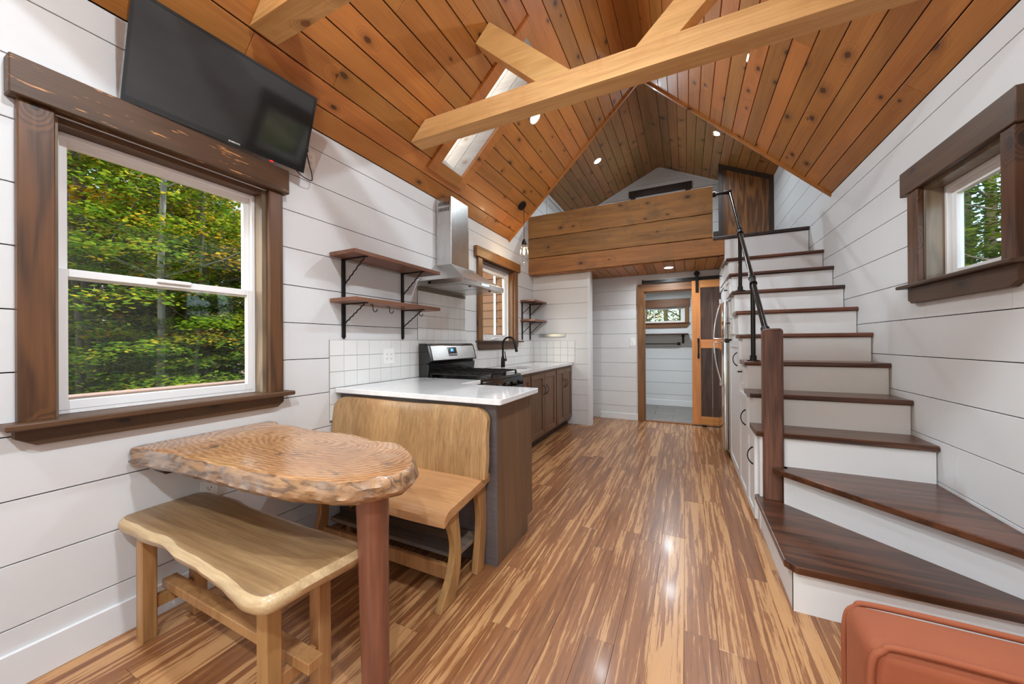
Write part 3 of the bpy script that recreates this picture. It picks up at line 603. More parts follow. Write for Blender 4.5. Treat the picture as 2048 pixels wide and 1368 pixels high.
def sdoor(y0, y1, poly_top, z0, hy, hz, drawer=False, rail=.045, name='cabinet_door'):
    """shaker front on the stair side; poly_top = height at y0 and at y1"""
    a, b = poly_top; x0, x1 = SX-.018, SX; r = rail
    mb = MB().prism([(y0, z0), (y1, z0), (y1, z0+r), (y0, z0+r)], 'x', x0, x1).prism([(y0, z0+r), (y0+r, z0+r), (y0+r, a-r), (y0, a-r)], 'x', x0, x1)
    mb.prism([(y1-r, z0+r), (y1, z0+r), (y1, b-r), (y1-r, b-r)], 'x', x0, x1).prism([(y0, a-r), (y1, b-r), (y1, b), (y0, a)], 'x', x0, x1)
    d = mb.build(name, 'paint2', st)
    MB().prism([(y0+r-.003, z0+r-.003), (y1-r+.003, z0+r-.003), (y1-r+.003, b-r+.003), (y0+r-.003, a-r+.003)], 'x', x0+.009, x1).build('panel', 'paint2', d)
    if drawer: tpull(hy, hz, d)
    else: pull(SX-.018, hy, hz, .12, parent=d)
    return d
sdoor(2.925, 3.235, (.60, .60), .03, 2.972, .445)
sdoor(3.250, 3.690, (.81, .81), .03, 3.305, .645)
sdoor(3.705, 4.425, (1.24, 1.24), .03, 3.80, 1.075, rail=.06)
sdoor(3.40, 3.60, (1.03, 1.03), .86, 3.50, .985, True, .03, 'drawer')
sdoor(3.665, 3.83, (1.25, 1.25), 1.10, 3.75, 1.2, True, .03, 'drawer') if False else None
sdoor(4.16, 4.42, (1.50, 1.50), 1.31, 4.36, 1.425, True, .03, 'drawer')
sdoor(4.20, 4.42, (1.70, 1.70), 1.53, 4.38, 1.62, True, .03, 'drawer') if False else None
sdoor(4.44, 4.80, (1.90, 1.90), 1.72, 4.62, 1.80, True, .03, 'drawer')
sdoor(4.86, 5.62, (2.16, 2.16), 1.96, 5.25, 2.06, True, .04, 'drawer')
# newel
nb = MB(); bm = bmesh.new(); bmesh.ops.create_cube(bm, size=1)
for q in bm.verts: q.co = Vector((.501+q.co.x*.112, 2.845+q.co.y*.085, (.218+1.318)/2+q.co.z*1.10))
ed = [e for e in bm.edges if all(v.co.z > 1 for v in e.verts)]; bmesh.ops.bevel(bm, geom=ed+[e for e in bm.edges if abs(e.verts[0].co.z-e.verts[1].co.z) > .5], offset=.022, segments=5, affect='EDGES', profile=.5, clamp_overlap=True)
nb.frombm(bm, True).build('newel_post', 'newel', st)
# handrail
hr = thing('handrail', (.486, 3.38, 1.08), 'black steel pipe handrail from the newel post up to the loft', 'handrail')
p0 = Vector((.470, 2.868, 1.312)); p1 = Vector((.486, 5.10, 3.050))
rail = lambda y: p0+(p1-p0)*((y-p0.y)/(p1.y-p0.y))
MB().tube([p0, rail(3.2), rail(4.3), p1], .0175, 12).build('rail_pipe', 'pipe', hr)
MB().tube([p1, p1+Vector((-.02, .006, .006)), p1+Vector((-.17, .0, .004))], .0165, 12).build('rail_return', 'pipe', hr)
MB().lathe([(0, -.024), (.023, -.022), (.023, .022), (0, .024)], tuple(p1), 12).cyl(p1+Vector((-.0, 0, .003)), p1+Vector((-.06, 0, .003)), .021, n=14).build('elbow', 'black', hr)
MB().cyl(p1+Vector((-.15, 0, .004)), p1+Vector((-.181, 0, .004)), .032, n=14).build('end_flange', 'black', hr)
for y, zb in ((3.38, 1.08), (4.153, 1.728)):
    t = rail(y); x = t.x
    MB().cyl((x, y, zb+.03), (x, y, t.z-.01), .0165, n=14).build('post', 'pipe', hr)
    MB().cyl((x, y, zb), (x, y, zb+.007), .042, n=20).cyl((x, y, zb+.007), (x, y, zb+.045), .024, .022, n=14).build('flange', 'black', hr)
    d = (p1-p0).normalized(); MB().cyl(t-d*.045, t+d*.045, .0225, n=14).cyl(t-d*.047, t-d*.037, .026, n=14).cyl(t+d*.037, t+d*.047, .026, n=14).cyl(t-Vector((0, 0, .06)), t, .022, n=14).build('tee_fitting', 'black', hr)
MB().cyl(p0-d*.02, p0+d*.012, .026, n=14).build('end_flange', 'black', hr)

# ------------------------------------------------------------------ refrigerator
fr = thing('refrigerator', (.72, 4.80, 0), 'stainless steel top-freezer refrigerator set beneath the stairs', 'refrigerator')
B(.402, 1.1, 4.457, 5.19, .05, 1.66, .004).build('body', 'steel', fr)
B(.358, .40, 4.455, 5.195, .07, 1.235, .008).build('door', 'fridge', fr); B(.358, .40, 4.455, 5.195, 1.255, 1.665, .008).build('freezer_door', 'fridge', fr)
B(.41, .45, 4.47, 5.18, .0, .06).build('kick_plate', 'enamel', fr)
for za, zb, sg in ((1.68, 1.265, 1), (.775, 1.225, 1)):
    pts = []
    zt, zm = za, zb
    for k in range(13):
        t = k/12; pts.append((.352-.075*math.sin(t*math.pi/2)**.8, 4.60, zt+(zm-zt)*t))
    h = MB().tube(pts, [.009]*13, 10).build('handle', 'chrome', fr)
    MB().cyl((.358, 4.60, za-.0 if za < 1 else za-.02), (.330, 4.60, za if za < 1 else za-.02), .013, n=10).box(.325, .357, 4.585, 4.615, (za-.03), (za+.025), .004).build('mount', 'chrome', fr)
    MB().cyl((.36, 4.60, zb), (.275, 4.60, zb), .007, n=10).build('mount', 'chrome', fr)
B(.37, .43, 4.432, 4.452, 1.225, 1.262, .003).build('hinge', 'black', fr)

# ------------------------------------------------------------------ barn door and casing
d1 = struct('door_1', (.45, 5.9, 0))
B(.075, .187, 5.895, 5.93, .03, 2.125, .003).build('stile', 'door', d1); B(.75, .86, 5.895, 5.93, .03, 2.125, .003).build('stile', 'door', d1)
B(.187, .75, 5.897, 5.928, 2.02, 2.125, .002).build('rail', 'doorx', d1); B(.187, .75, 5.897, 5.928, 1.14, 1.265, .002).build('rail', 'doorx', d1); B(.187, .75, 5.897, 5.928, .03, .15, .002).build('rail', 'doorx', d1)
xs = [.187, .336, .48, .62, .75]
for a, b in zip(xs, xs[1:]):
    B(a+.002, b-.002, 5.905, 5.922, 1.265, 2.02, .002).build('panel_board', 'doorp', d1); B(a+.002, b-.002, 5.905, 5.922, .15, 1.14, .002).build('panel_board', 'doorp', d1)
MB().cyl((.158, 5.878, 1.01), (.158, 5.878, 1.265), .010, n=10).box(.145, .171, 5.885, 5.895, 1.235, 1.285, .003).box(.145, .171, 5.885, 5.895, .99, 1.04, .003).cyl((.158, 5.895, 1.225), (.158, 5.868, 1.225), .015, n=8).cyl((.158, 5.895, 1.05), (.158, 5.868, 1.05), .015, n=8).build('handle', 'black', d1)
B(.125, .162, 5.882, 5.896, 1.95, 2.22, .003).cyl((.143, 5.875, 2.225), (.143, 5.893, 2.225), .038, n=24).cyl((.143, 5.868, 2.225), (.143, 5.893, 2.225), .012, n=10).cyl((.143, 5.872, 2.06), (.143, 5.885, 2.06), .010, n=8).cyl((.143, 5.872, 1.98), (.143, 5.885, 1.98), .010, n=8).build('hanger', 'black', d1)
MB().box(-.60, 1.2, 5.90, 5.907, 2.135, 2.18, .001).box(-.615, -.585, 5.888, 5.91, 2.13, 2.19, .003).cyl((-.55, 5.89, 2.155), (-.55, 5.96, 2.155), .010, n=8).cyl((-.05, 5.89, 2.16), (-.05, 5.96, 2.16), .010, n=8).cyl((.9, 5.89, 2.16), (.9, 5.96, 2.16), .010, n=8).build('track', 'black', d1)
MB().prism([(-.69, 0), (-.596, 0), (-.596, 2.015), (-.69, 2.128)], 'y', YH-.022, YH, .002).build('casing', 'kitz', d1)
MB().prism([(-.69, 2.128), (-.596, 2.015), (.8, 2.015), (.8, 2.128)], 'y', YH-.022, YH, .002).build('casing', 'kitx', d1)
B(-.60, -.582, YH, YH+.1, 0, 2.015).build('jamb', 'kitz', d1); B(-.60, .75, YH, YH+.1, 2.0, 2.02).build('jamb', 'kitx', d1); B(-.6, .75, YH-.01, YH+.06, 0, .012).build('threshold', 'kitx', d1)
B(.20, .26, 5.895, 5.935, 0, .028, .002).build('floor_guide', 'black', d1)

# bathroom shelf and towel bar
bs = thing('bath_shelf', (-.5, 7.50, 1.38), 'thin walnut shelf under the small bathroom window', 'shelf')
B(-1.1, .035, 7.40, YB, 1.374, 1.392, .003).build('board', 'trimx', bs)
for x in (-.055, -.95): MB().box(x-.018, x+.018, YB-.012, YB, 1.20, 1.374, .002).tube([(x, YB-.01, 1.22), (x, 7.47, 1.365)], .008).cyl((x, YB-.02, 1.345), (x, YB-.0, 1.345), .03, n=12).build('bracket', 'black', bs)
tb = thing('towel_bar', (-.5, YB, 1.2), 'black towel bar mounted below the bathroom shelf', 'towel bar')
MB().cyl((-.95, 7.53, 1.197), (-.13, 7.53, 1.197), .009, n=10).build('bar', 'black', tb)
for x in (-.13, -.95): MB().box(x-.028, x+.028, 7.555, YB, 1.169, 1.225, .003).cyl((x, 7.53, 1.197), (x, 7.56, 1.197), .009, n=10).build('mount', 'black', tb)
def plate(name, c, ax, w, h, label, cat, kind='outlet', gangs=1):
    """ax x: on the left wall; y: on a wall facing the camera"""
    x, y, z = c; o = thing(name, c, label, cat)
    P = (lambda a0, a1, b0, b1, d0, d1, bv=.001: B(x+d0, x+d1, y+a0, y+a1, z+b0, z+b1, bv)) if ax == 'x' else (lambda a0, a1, b0, b1, d0, d1, bv=.001: B(x+a0, x+a1, y-d1, y-d0, z+b0, z+b1, bv))
    P(-w/2, w/2, -h/2, h/2, 0, .005, .002).build('cover_plate', 'plate', o)
    for g in range(gangs):
        a = (g-(gangs-1)/2)*.046
        f = P(a-.017, a+.017, -.034, .034, .005, .007, .001).build('insert', 'plate', o)
        if kind == 'outlet':
            mb = MB()
            for zz in (-.018, .018):
                for aa in (-.007, .007): q = P(a+aa-.0012, a+aa+.0012, zz-.004, zz+.005, .007, .0075, 0); mb.add(q.v, q.f)
                q = P(a-.0025, a+.0025, zz-.012, zz-.008, .007, .0075, 0); mb.add(q.v, q.f)
            mb.build('slots', 'grill', f)
        else: P(a-.008, a+.008, -.014, .014, .007, .013, .002).build('toggle', 'plate', o)
    return o
plate('light_switch', (-.765, YH, 1.235), 'y', .085, .125, 'white rocker light switch on the hall wall beside the barn door', 'switch', 'switch')
plate('wall_outlet', (XL+.008, 2.20, 1.132), 'x', .118, .125, 'white double outlet plate on the tile backsplash beside the stove', 'outlet', 'outlet', 2)
plate('wall_outlet', (XL, .975, .49), 'x', .075, .118, 'white outlet plate low on the left wall behind the table', 'outlet')
plate('wall_outlet', (XL, 1.53, 2.43), 'x', .075, .118, 'white outlet plate high on the wall right of the television', 'outlet')

# ------------------------------------------------------------------ backsplash tiles
ts = thing('tile_backsplash', (XL, 3.4, .93), 'square white ceramic tile backsplash with taupe grout behind the counters', 'backsplash')
MB().box(XL, XL+.004, 1.663, 5.30, .70, .931).box(XL, XL+.004, 1.663, 3.58, .931, 1.262).box(XL, XL+.004, 3.58, 4.67, .931, 1.15).box(XL, XL+.004, 4.67, 5.3, .931, 1.262).box(XL, XL+.004, 2.559, 3.347, 1.262, 1.75).box(XL+.004, -1.512, 5.296, 5.30, .931, 1.262).build('grout_bed', 'grout', ts)
P_ = .1126; ys = [1.663+P_*k for k in range(33)]
def TL(u, v, w): return (XL+.009+w, u, v)
g = .0028
rows = [(.931, 1.0415, 1.663, 5.30), (1.0415, 1.152, 1.663, 5.30), (1.152, 1.262, 1.663, 5.30)]
plates(ts, 'tile', TL, rows, 'tile', holes=[(3.58, 4.67, 1.15, 1.3)], t=.005, gap=g, bev=.001, ends=g, splits=lambda v, a, b: ys)
plates(ts, 'tile', TL, [(1.262+k*.1133, 1.262+(k+1)*.1133, 2.559, 3.347) for k in range(4)], 'tile', t=.005, gap=g, bev=.001, ends=g, splits=lambda v, a, b: ys)
plates(ts, 'tile', TL, [(.82, .929, 1.663, 1.7756), (.71, .82, 1.663, 1.7756)], 'tile', t=.005, gap=g, bev=.001, ends=g)
plates(ts, 'tile', lambda u, v, w: (u, 5.291-w, v), [(.931, 1.0415, XL+.01, -1.512), (1.0415, 1.152, XL+.01, -1.512), (1.152, 1.262, XL+.01, -1.512)], 'tile', t=.005, gap=g, bev=.001, ends=g, splits=lambda v, a, b: [-1.512-.1126*k for k in range(1, 7)])

# ------------------------------------------------------------------ kitchen cabinets
def kdoor(par, y0, y1, z0, z1, hy, hz, x=-1.578, r=.06):
    mb = MB().box(x, x+.018, y0, y0+r, z0, z1, .002).box(x, x+.018, y1-r, y1, z0, z1, .002).box(x, x+.018, y0+r, y1-r, z0, z0+r, .002).box(x, x+.018, y0+r, y1-r, z1-r, z1, .002)
    d = mb.build('door', 'cab', par); B(x, x+.008, y0+r-.002, y1-r+.002, z0+r-.002, z1-r+.002).build('panel', 'cab', d)
    if hy: pull(x+.018, hy, hz, .115, out=(1, 0), parent=d)
def unit(y0, y1, label, doors):
    c = thing('base_cabinet', (-1.88, (y0+y1)/2, 0), label, 'cabinet', None)
    B(XL+.002, -1.58, y0, y1, .10, .898, .002).build('carcass', 'cab', c); B(XL+.05, -1.64, y0, y1, 0, .10).build('toe_kick', 'darktrim', c)
    for a, b, h in doors: kdoor(c, a, b, .125, .862, h, .66)
unit(3.345, 3.70, 'narrow brown base cabinet next to the stove', [(3.365, 3.685, None)])
unit(3.702, 4.565, 'brown two-door base cabinet under the sink', [(3.72, 4.125, 4.085), (4.135, 4.55, 4.175)])
unit(4.567, 5.295, 'brown two-door base cabinet at the far end against the pantry partition', [(4.59, 4.925, 4.885), (4.935, 5.28, 4.975)])
pc = thing('peninsula_cabinet', (-1.55, 1.98, 0), 'dark brown peninsula cabinet behind the bench backrest', 'cabinet')
B(XL+.002, -.966, 1.764, 2.24, .10, .898).build('carcass', 'cab', pc)
B(XL+.014, -.9455, 1.745, 1.763, 0, .898, .001).build('back_panel', 'cabgrey', pc)
MB().prism([(1.764, 0), (2.17, 0), (2.17, .10), (2.25, .10), (2.25, .898), (1.764, .898)], 'x', -.965, -.945, .001).build('end_panel', 'cabend', pc)
B(XL+.002, -1.55, 2.242, 2.535, .0, .898).build('return_carcass', 'cab', pc); B(-2.1, -.98, 2.15, 2.165, 0, .1).build('toe_kick', 'darktrim', pc)
ct = MB().prism([(XL+.012, 1.70), (-.905, 1.70), (-.895, 1.71), (-.895, 2.245), (-.90, 2.25), (-1.50, 2.25), (-1.52, 2.27), (-1.52, 2.545), (XL+.012, 2.545)], 'z', .899, .931, .003).build('countertop', 'quartz', label='glossy white quartz countertop wrapping the peninsula before the stove', cat='countertop')
# counter 2 with sink cut-out
mb = MB(); zx = (.899, .931); sx0, sx1, sy0, sy1 = -2.02, -1.68, 3.82, 4.30
mb.box(XL+.012, sx0, 3.335, 5.288, *zx).box(sx1, -1.548, 3.335, 5.288, *zx).box(sx0, sx1, 3.335, sy0, *zx).box(sx0, sx1, sy1, 5.288, *zx)
mb.build('countertop', 'quartz', label='white quartz countertop with undermount sink running to the pantry partition', cat='countertop')
mb = MB().box(sx0-.01, sx0, sy0-.01, sy1+.01, .70, .898).box(sx1, sx1+.01, sy0-.01, sy1+.01, .70, .898).box(sx0, sx1, sy0-.01, sy0, .70, .898).box(sx0, sx1, sy1, sy1+.01, .70, .898).box(sx0-.01, sx1+.01, sy0-.01, sy1+.01, .69, .70)
mb.build('sink', 'steel', label='stainless steel undermount sink basin set in the far countertop', cat='sink')
# faucet
fa = thing('faucet', (-2.085, 4.03, .931), 'matte black gooseneck faucet at the sink', 'faucet'); fx, fy = -2.08, 4.03
MB().lathe([(0, 0), (.027, 0), (.027, .05), (.024, .10), (.015, .135), (.0135, .15), (0, .15)], (fx, fy, .931), 18).build('body', 'black', fa)
pts = [(fx, fy, 1.06), (fx, fy, 1.215)]+[(fx+.088-.088*math.cos(a), fy, 1.215+.088*math.sin(a)) for a in [math.pi*k/12 for k in range(1, 10)]]+[(-1.905, fy, 1.20)]
MB().tube(pts, .0125, 12).build('spout', 'black', fa); MB().cyl((-1.908, fy, 1.215), (-1.888, fy, 1.122), .0155, .018, n=12).build('spray_head', 'black', fa)
MB().cyl((fx, fy, 1.02), (fx+.035, fy+.03, 1.02), .016, n=12).tube([(fx+.03, fy+.028, 1.03), (fx+.02, fy+.03, 1.07), (fx+.012, fy+.03, 1.125)], .006).build('lever', 'black', fa)
# knife strip
MB().box(-2.084, -1.659, 5.278, 5.291, 1.322, 1.368, .002).build('knife_rack', 'steely', label='magnetic steel knife strip on the pantry partition', cat='knife rack')

# ------------------------------------------------------------------ shelves
def bracket(par, y, zt, zb, d, up=.55, r=.005):
    mb = MB().box(XL+.0, XL+.014, y-.014, y+.014, zb+.012, zt, .002).prism([(y-.014, zb+.012), (y, zb-.004), (y+.014, zb+.012)], 'x', XL, XL+.014)
    mb.box(XL+.014, XL+d-.012, y-.009, y+.009, zt-.008, zt, .001)
    n = 22; pts = []
    for k in range(n+1):
        t = k/n; pts.append((XL+.012+(d-.05)*t, y, zb+.10+(zt-.010-zb-.10)*t))
    mb.tube([(p[0], p[1]+.0028*math.sin(k*1.6), p[2]+.0028*math.cos(k*1.6)) for k, p in enumerate(pts)], r, 6)
    return mb.build('bracket', 'black', par)
def shelf(name, y0, y1, z, d, by, drop, label, mat='shelfred'):
    s = thing(name, (XL+d/2, (y0+y1)/2, z), label, 'shelf')
    B(XL+.006, XL+d, y0, y1, z, z+.028, .003).build('board', mat, s)
    for y in by: bracket(s, y, z, z-drop, d)
    return s
sh1 = shelf('wall_shelf', 1.665, 2.57, 1.832, .25, (1.775, 2.365), .285, 'upper cherry wall shelf on black twisted brackets left of the hood')
sh2 = shelf('wall_shelf', 1.665, 2.57, 1.517, .25, (1.775, 2.365), .245, 'lower cherry wall shelf with hooks left of the hood')
shelf('wall_shelf', 4.80, 5.288, 1.832, .235, (4.86, 5.16), .27, 'upper small corner shelf right of the sink window')
shelf('wall_shelf', 4.80, 5.288, 1.547, .235, (4.86, 5.16), .27, 'lower small corner shelf above the knife strip')
for k, (y, x) in enumerate(((1.90, XL+.17), (2.06, XL+.17), (2.40, XL+.17))):
    pts = [(x, y-.035, 1.512), (x, y-.012, 1.511), (x, y-.012, 1.488)]+[(x, y+.008+.020*math.cos(a), 1.486+.022*math.sin(a)) for a in [math.pi+math.pi*q/8 for q in range(9)]]
    MB().tube(pts, .0032, 6).build('hook', 'black', sh2)

# ------------------------------------------------------------------ range hood
ho = thing('range_hood', (XL, 2.945, 1.75), 'stainless steel pyramid range hood above the stove', 'range hood')
hy0, hy1, hx = 2.565, 3.325, -1.70
MB().box(XL+.01, hx, hy0, hy1, 1.752, 1.80, .003).build('rim', 'steely', ho)
cx0, cx1, cy0, cy1 = XL+.01, -2.0, 2.822, 3.128
a = [(XL+.01, hy0+.004, 1.80), (hx-.004, hy0+.004, 1.80), (hx-.004, hy1-.004, 1.80), (XL+.01, hy1-.004, 1.80)]; b = [(cx0, cy0-.004, 1.985), (cx1+.004, cy0-.004, 1.985), (cx1+.004, cy1+.004, 1.985), (cx0, cy1+.004, 1.985)]
MB().add(a+b, [(0, 1, 5, 4), (1, 2, 6, 5), (2, 3, 7, 6), (3, 0, 4, 7), (0, 3, 2, 1), (4, 5, 6, 7)]).build('canopy', 'steel', ho)
c1 = B(cx0, cx1, cy0, cy1, 1.985, 2.38, .002).build('chimney', 'steel', ho); B(cx0, cx1-.004, cy0+.004, cy1-.004, 2.38, 2.635, .002).build('upper_chimney', 'steel', ho)
mb = MB()
for r in range(2):
    for k in range(8): x = cx0+.03+k*.016; mb.box(x, x+.007, cy0+.0025, cy0+.0045, 2.50+r*.055, 2.535+r*.055)
mb.build('vent_slots', 'grill', ho)
MB().box(XL+.05, hx-.05, hy0+.05, hy0+.37, 1.748, 1.753).box(XL+.05, hx-.05, hy0+.39, hy1-.05, 1.748, 1.753).build('filter', 'steely', ho)
MB().cyl((hx-.06, hy0+.20, 1.742), (hx-.06, hy0+.20, 1.75), .012, n=10).cyl((hx-.06, hy1-.20, 1.742), (hx-.06, hy1-.20, 1.75), .012, n=10).build('filter_knob', 'black', ho)
B(XL+.12, XL+.15, hy0-.001, hy0+.002, 1.765, 1.787).build('side_badge', 'grill', ho)
cp = B(hx-.001, hx+.003, 2.86, 3.03, 1.765, 1.788, .001).build('control_panel', 'blackgloss', ho)
mb = MB()
for k in range(5): mb.box(hx+.003, hx+.0036, 2.875+k*.03, 2.888+k*.03, 1.772, 1.781)
mb.build('buttons', 'wled', cp)

# ------------------------------------------------------------------ stove
sv = thing('gas_range', (-1.83, 2.94, 0), 'black and stainless gas range between the two countertops', 'stove'); gy0, gy1 = 2.553, 3.328
B(XL+.015, -1.525, gy0, gy1, .02, .905, .003).build('body', 'enamel', sv)
B(XL+.015, -1.515, gy0, gy1, .905, .928, .004).build('cooktop', 'enamel', sv)
mb = MB().prism([(-1.53, .79), (-1.475, .80), (-1.50, .905), (-1.53, .915)], 'y', gy0, gy1, .003); mb.build('control_panel', 'blackgloss', sv)
for k in range(5):
    y = gy0+.09+k*.148; MB().cyl((-1.485, y, .853), (-1.455, y, .846), .022, .020, n=18).box(-1.458, -1.448, y-.004, y+.004, .828, .866, .001).build('knob', 'enamel', sv)
dr = B(-1.525, -1.49, gy0+.01, gy1-.01, .22, .775, .004).build('oven_door', 'steely', sv); B(-1.491, -1.488, gy0+.12, gy1-.12, .32, .64).build('oven_window', 'blackgloss', dr)
MB().cyl((-1.45, gy0+.06, .73), (-1.45, gy1-.06, .73), .011, n=12).cyl((-1.49, gy0+.10, .73), (-1.45, gy0+.10, .73), .008, n=8).cyl((-1.49, gy1-.10, .73), (-1.45, gy1-.10, .73), .008, n=8).build('handle', 'chrome', dr)
# backguard: dark shell, tilted stainless face
MB().prism([(XL+.018, .928), (-2.07, .928), (-2.06, 1.045), (-2.085, 1.052), (-2.035, 1.07), (-2.075, 1.215), (-2.10, 1.232), (XL+.018, 1.232)], 'y', gy0, gy1, .004).build('backguard', 'enamel', sv)
def facep(y, t, off=0):   # point on the tilted face, t 0..1 from bottom to top
    return (-2.035-.040*t+.0045+off, y, 1.07+.145*t)
def facebox(par, y0, y1, t0, t1, o0, o1, mat, nm):
    v = [facep(y, t, o) for o in (o0, o1) for t in (t0, t1) for y in (y0, y1)]
    return MB().add(v, [(0, 2, 3, 1), (4, 5, 7, 6), (0, 1, 5, 4), (2, 6, 7, 3), (0, 4, 6, 2), (1, 3, 7, 5)]).build(nm, mat, par)
fp = facebox(sv, gy0+.035, gy1-.03, .08, .95, -.006, .001, 'steely', 'face_panel')
dsp = facebox(sv, 2.835, 2.975, .30, .86, -.001, .003, 'blackgloss', 'display')
SEG = {'2': 'abged', '4': 'fgbc', ':': ''}
def digit(mb, ch, y, t, w, h):
    q = {'a': (0, 1, 1, 1), 'b': (1, .5, 1, 1), 'c': (1, 0, 1, .5), 'd': (0, 0, 1, 0), 'e': (0, 0, 0, .5), 'f': (0, .5, 0, 1), 'g': (0, .5, 1, .5)}
    for s in SEG[ch]:
        a = q[s]; yy0, yy1 = y+a[0]*w, y+a[2]*w; t0, t1 = t+a[1]*h, t+a[3]*h; e = .0018; et = .012
        v = [facep(yy, tt, o) for o in (.003, .0036) for tt in (t0-et, t1+et) for yy in (yy0-e, yy1+e)]; mb.add(v, [(0, 2, 3, 1), (4, 5, 7, 6), (0, 1, 5, 4), (2, 6, 7, 3), (0, 4, 6, 2), (1, 3, 7, 5)])
mb = MB(); digit(mb, '2', 2.885, .60, .011, .14); digit(mb, '4', 2.905, .60, .011, .14); mb.build('digits', 'blue', dsp)
mb = MB()
for k in range(5): y = 2.85+k*.026; mb.add(facebox(dsp, y, y+.008, .38, .42, .003, .0034, 'wled', 'button_mark').data and [], [])
# burners and grates
for (x, y, r) in ((-2.0, gy0+.17, .035), (-1.70, gy0+.17, .042), (-2.0, gy1-.17, .030), (-1.70, gy1-.17, .045), (-1.85, 2.94, .05)):
    MB().lathe([(0, 0), (r+.012, 0), (r+.012, .006), (r, .008), (r, .016), (0, .018)], (x, y, .928), 20).build('burner', 'castiron', sv)
def bar(mb, p, q, w=.006, z=.957, h=.010):
    p = Vector(p); q = Vector(q); d = (q-p).normalized(); n = Vector((-d.y, d.x))*w
    mb.prism([(p.x+n.x, p.y+n.y), (q.x+n.x, q.y+n.y), (q.x-n.x, q.y-n.y), (p.x-n.x, p.y-n.y)], 'z', z, z+h)
for k in range(3):
    a = gy0+.02+k*.247; b = a+.237; mb = MB(); x0, x1 = -2.05, -1.56
    for (p, q) in (((x0, a), (x1, a)), ((x0, b), (x1, b)), ((x0, a), (x0, b)), ((x1, a), (x1, b)), ((x0, (a+b)/2), (x1, (a+b)/2)), (((x0+x1)/2, a), ((x0+x1)/2, b)), ((x0+.12, a), (x0+.12, b)), ((x1-.12, a), (x1-.12, b))): bar(mb, p, q)
    for x in (x0, x1):
        for y in (a, b): mb.box(x-.007, x+.007, y-.007, y+.007, .928, .958)
    mb.build('grate', 'castiron', sv)
MB().box(-1.535, -1.512, gy0-.002, gy1+.002, .905, .922, .003).build('front_trim', 'blackgloss', sv)

# ------------------------------------------------------------------ television
tv = thing('television', (XL, 1.03, 2.5), 'black flat-screen television tilted down above the left window', 'television')
ta, tp, tW, uh = math.radians(19.5), 0.065, 0.778, 0.432; TBR = Vector((-2.1, 1.425, 2.278))
ud = Vector((math.sin(ta)*math.cos(tp), -math.sin(ta)*math.sin(tp), math.cos(ta))); hd = Vector((math.sin(tp), math.cos(tp), 0)); nd = Vector((math.cos(ta)*math.cos(tp), -math.cos(ta)*math.sin(tp), -math.sin(ta)))
ty1 = TBR.y; ty0 = ty1-tW
def TVb(y0, y1, a0, a1, d0, d1):
    v = [tuple(TBR+hd*(y-ty1)+ud*a+nd*d) for d in (d0, d1) for a in (a0, a1) for y in (y0, y1)]
    return MB().add(v, [(0, 2, 3, 1), (4, 5, 7, 6), (0, 1, 5, 4), (2, 6, 7, 3), (0, 4, 6, 2), (1, 3, 7, 5)])
TVb(ty0, ty1, 0, uh, -.022, -.001).build('case', 'blackgloss', tv)
mb = TVb(ty0, ty1, 0, .024, -.001, .003); [mb.add(q.v, q.f) for q in (TVb(ty0, ty1, uh-.012, uh, -.001, .003), TVb(ty0, ty0+.012, .024, uh-.012, -.001, .003), TVb(ty1-.012, ty1, .024, uh-.012, -.001, .003))]
bz_ = mb.build('bezel', 'blackgloss', tv)
TVb(ty0+.012, ty1-.012, .024, uh-.012, -.001, .001).build('screen', 'screen', tv)
TVb(ty0+.2, ty1-.2, .12, .30, -.06, -.022).build('rear_housing', 'blackgloss', tv)
mb = MB().box(XL, XL+.02, 1.0, 1.08, 2.38, 2.58, .002).box(XL+.02, -2.09, 1.02, 1.06, 2.45, 2.50); mb.build('wall_mount', 'black', tv)
# lettering under the screen
cu = D.curves.new('lettering', 'FONT'); cu.body = 'SAMSUNG'; cu.size = .0105; cu.extrude = .0002; cu.align_x = 'CENTER'; cu.align_y = 'CENTER'; cu.space_character = 1.1; cu.offset = .0003
tmp_o = D.objects.new('t', cu); COL.objects.link(tmp_o); dg = bpy.context.evaluated_depsgraph_get(); me = D.meshes.new_from_object(tmp_o.evaluated_get(dg)); D.objects.remove(tmp_o, do_unlink=True)
cc = TBR+hd*(1.06-ty1)+ud*.012+nd*.0036
rot = Matrix((hd, ud, nd)).transposed()
me.transform(rot.to_4x4()); me.transform(Matrix.Translation(cc-wloc(tv))); me.materials.append(M['plate'])
lo = D.objects.new('lettering', me); COL.objects.link(lo); lo.parent = bz_; tag(lo, 'small white capital lettering')
TVb(1.24, 1.255, -.006, -.001, -.01, -.002).build('standby_light', 'red', bz_)
cbl = [(XL+.055, 1.47, 2.462), (XL+.05, 1.475, 2.435), (XL+.052, 1.49, 2.37), (XL+.055, 1.505, 2.31), (XL+.06, 1.50, 2.27), (XL+.07, 1.46, 2.262), (XL+.075, 1.42, 2.268), (XL+.08, 1.385, 2.285), (XL+.085, 1.36, 2.31)]
def smoothpts(P, n=6):
    P = [Vector(p) for p in P]; o = []
    for i in range(len(P)-1):
        a, b, c, d = P[max(i-1, 0)], P[i], P[i+1], P[min(i+2, len(P)-1)]
        for k in range(n):
            t = k/n; o.append(.5*((2*b)+(c-a)*t+(2*a-5*b+4*c-d)*t*t+(-a+3*b-3*c+d)*t**3))
    return o+[P[-1]]
MB().tube(smoothpts(cbl), .0032, 6).box(XL+.008, XL+.05, 1.455, 1.49, 2.445, 2.478, .004).build('power_cord', 'black', tv)

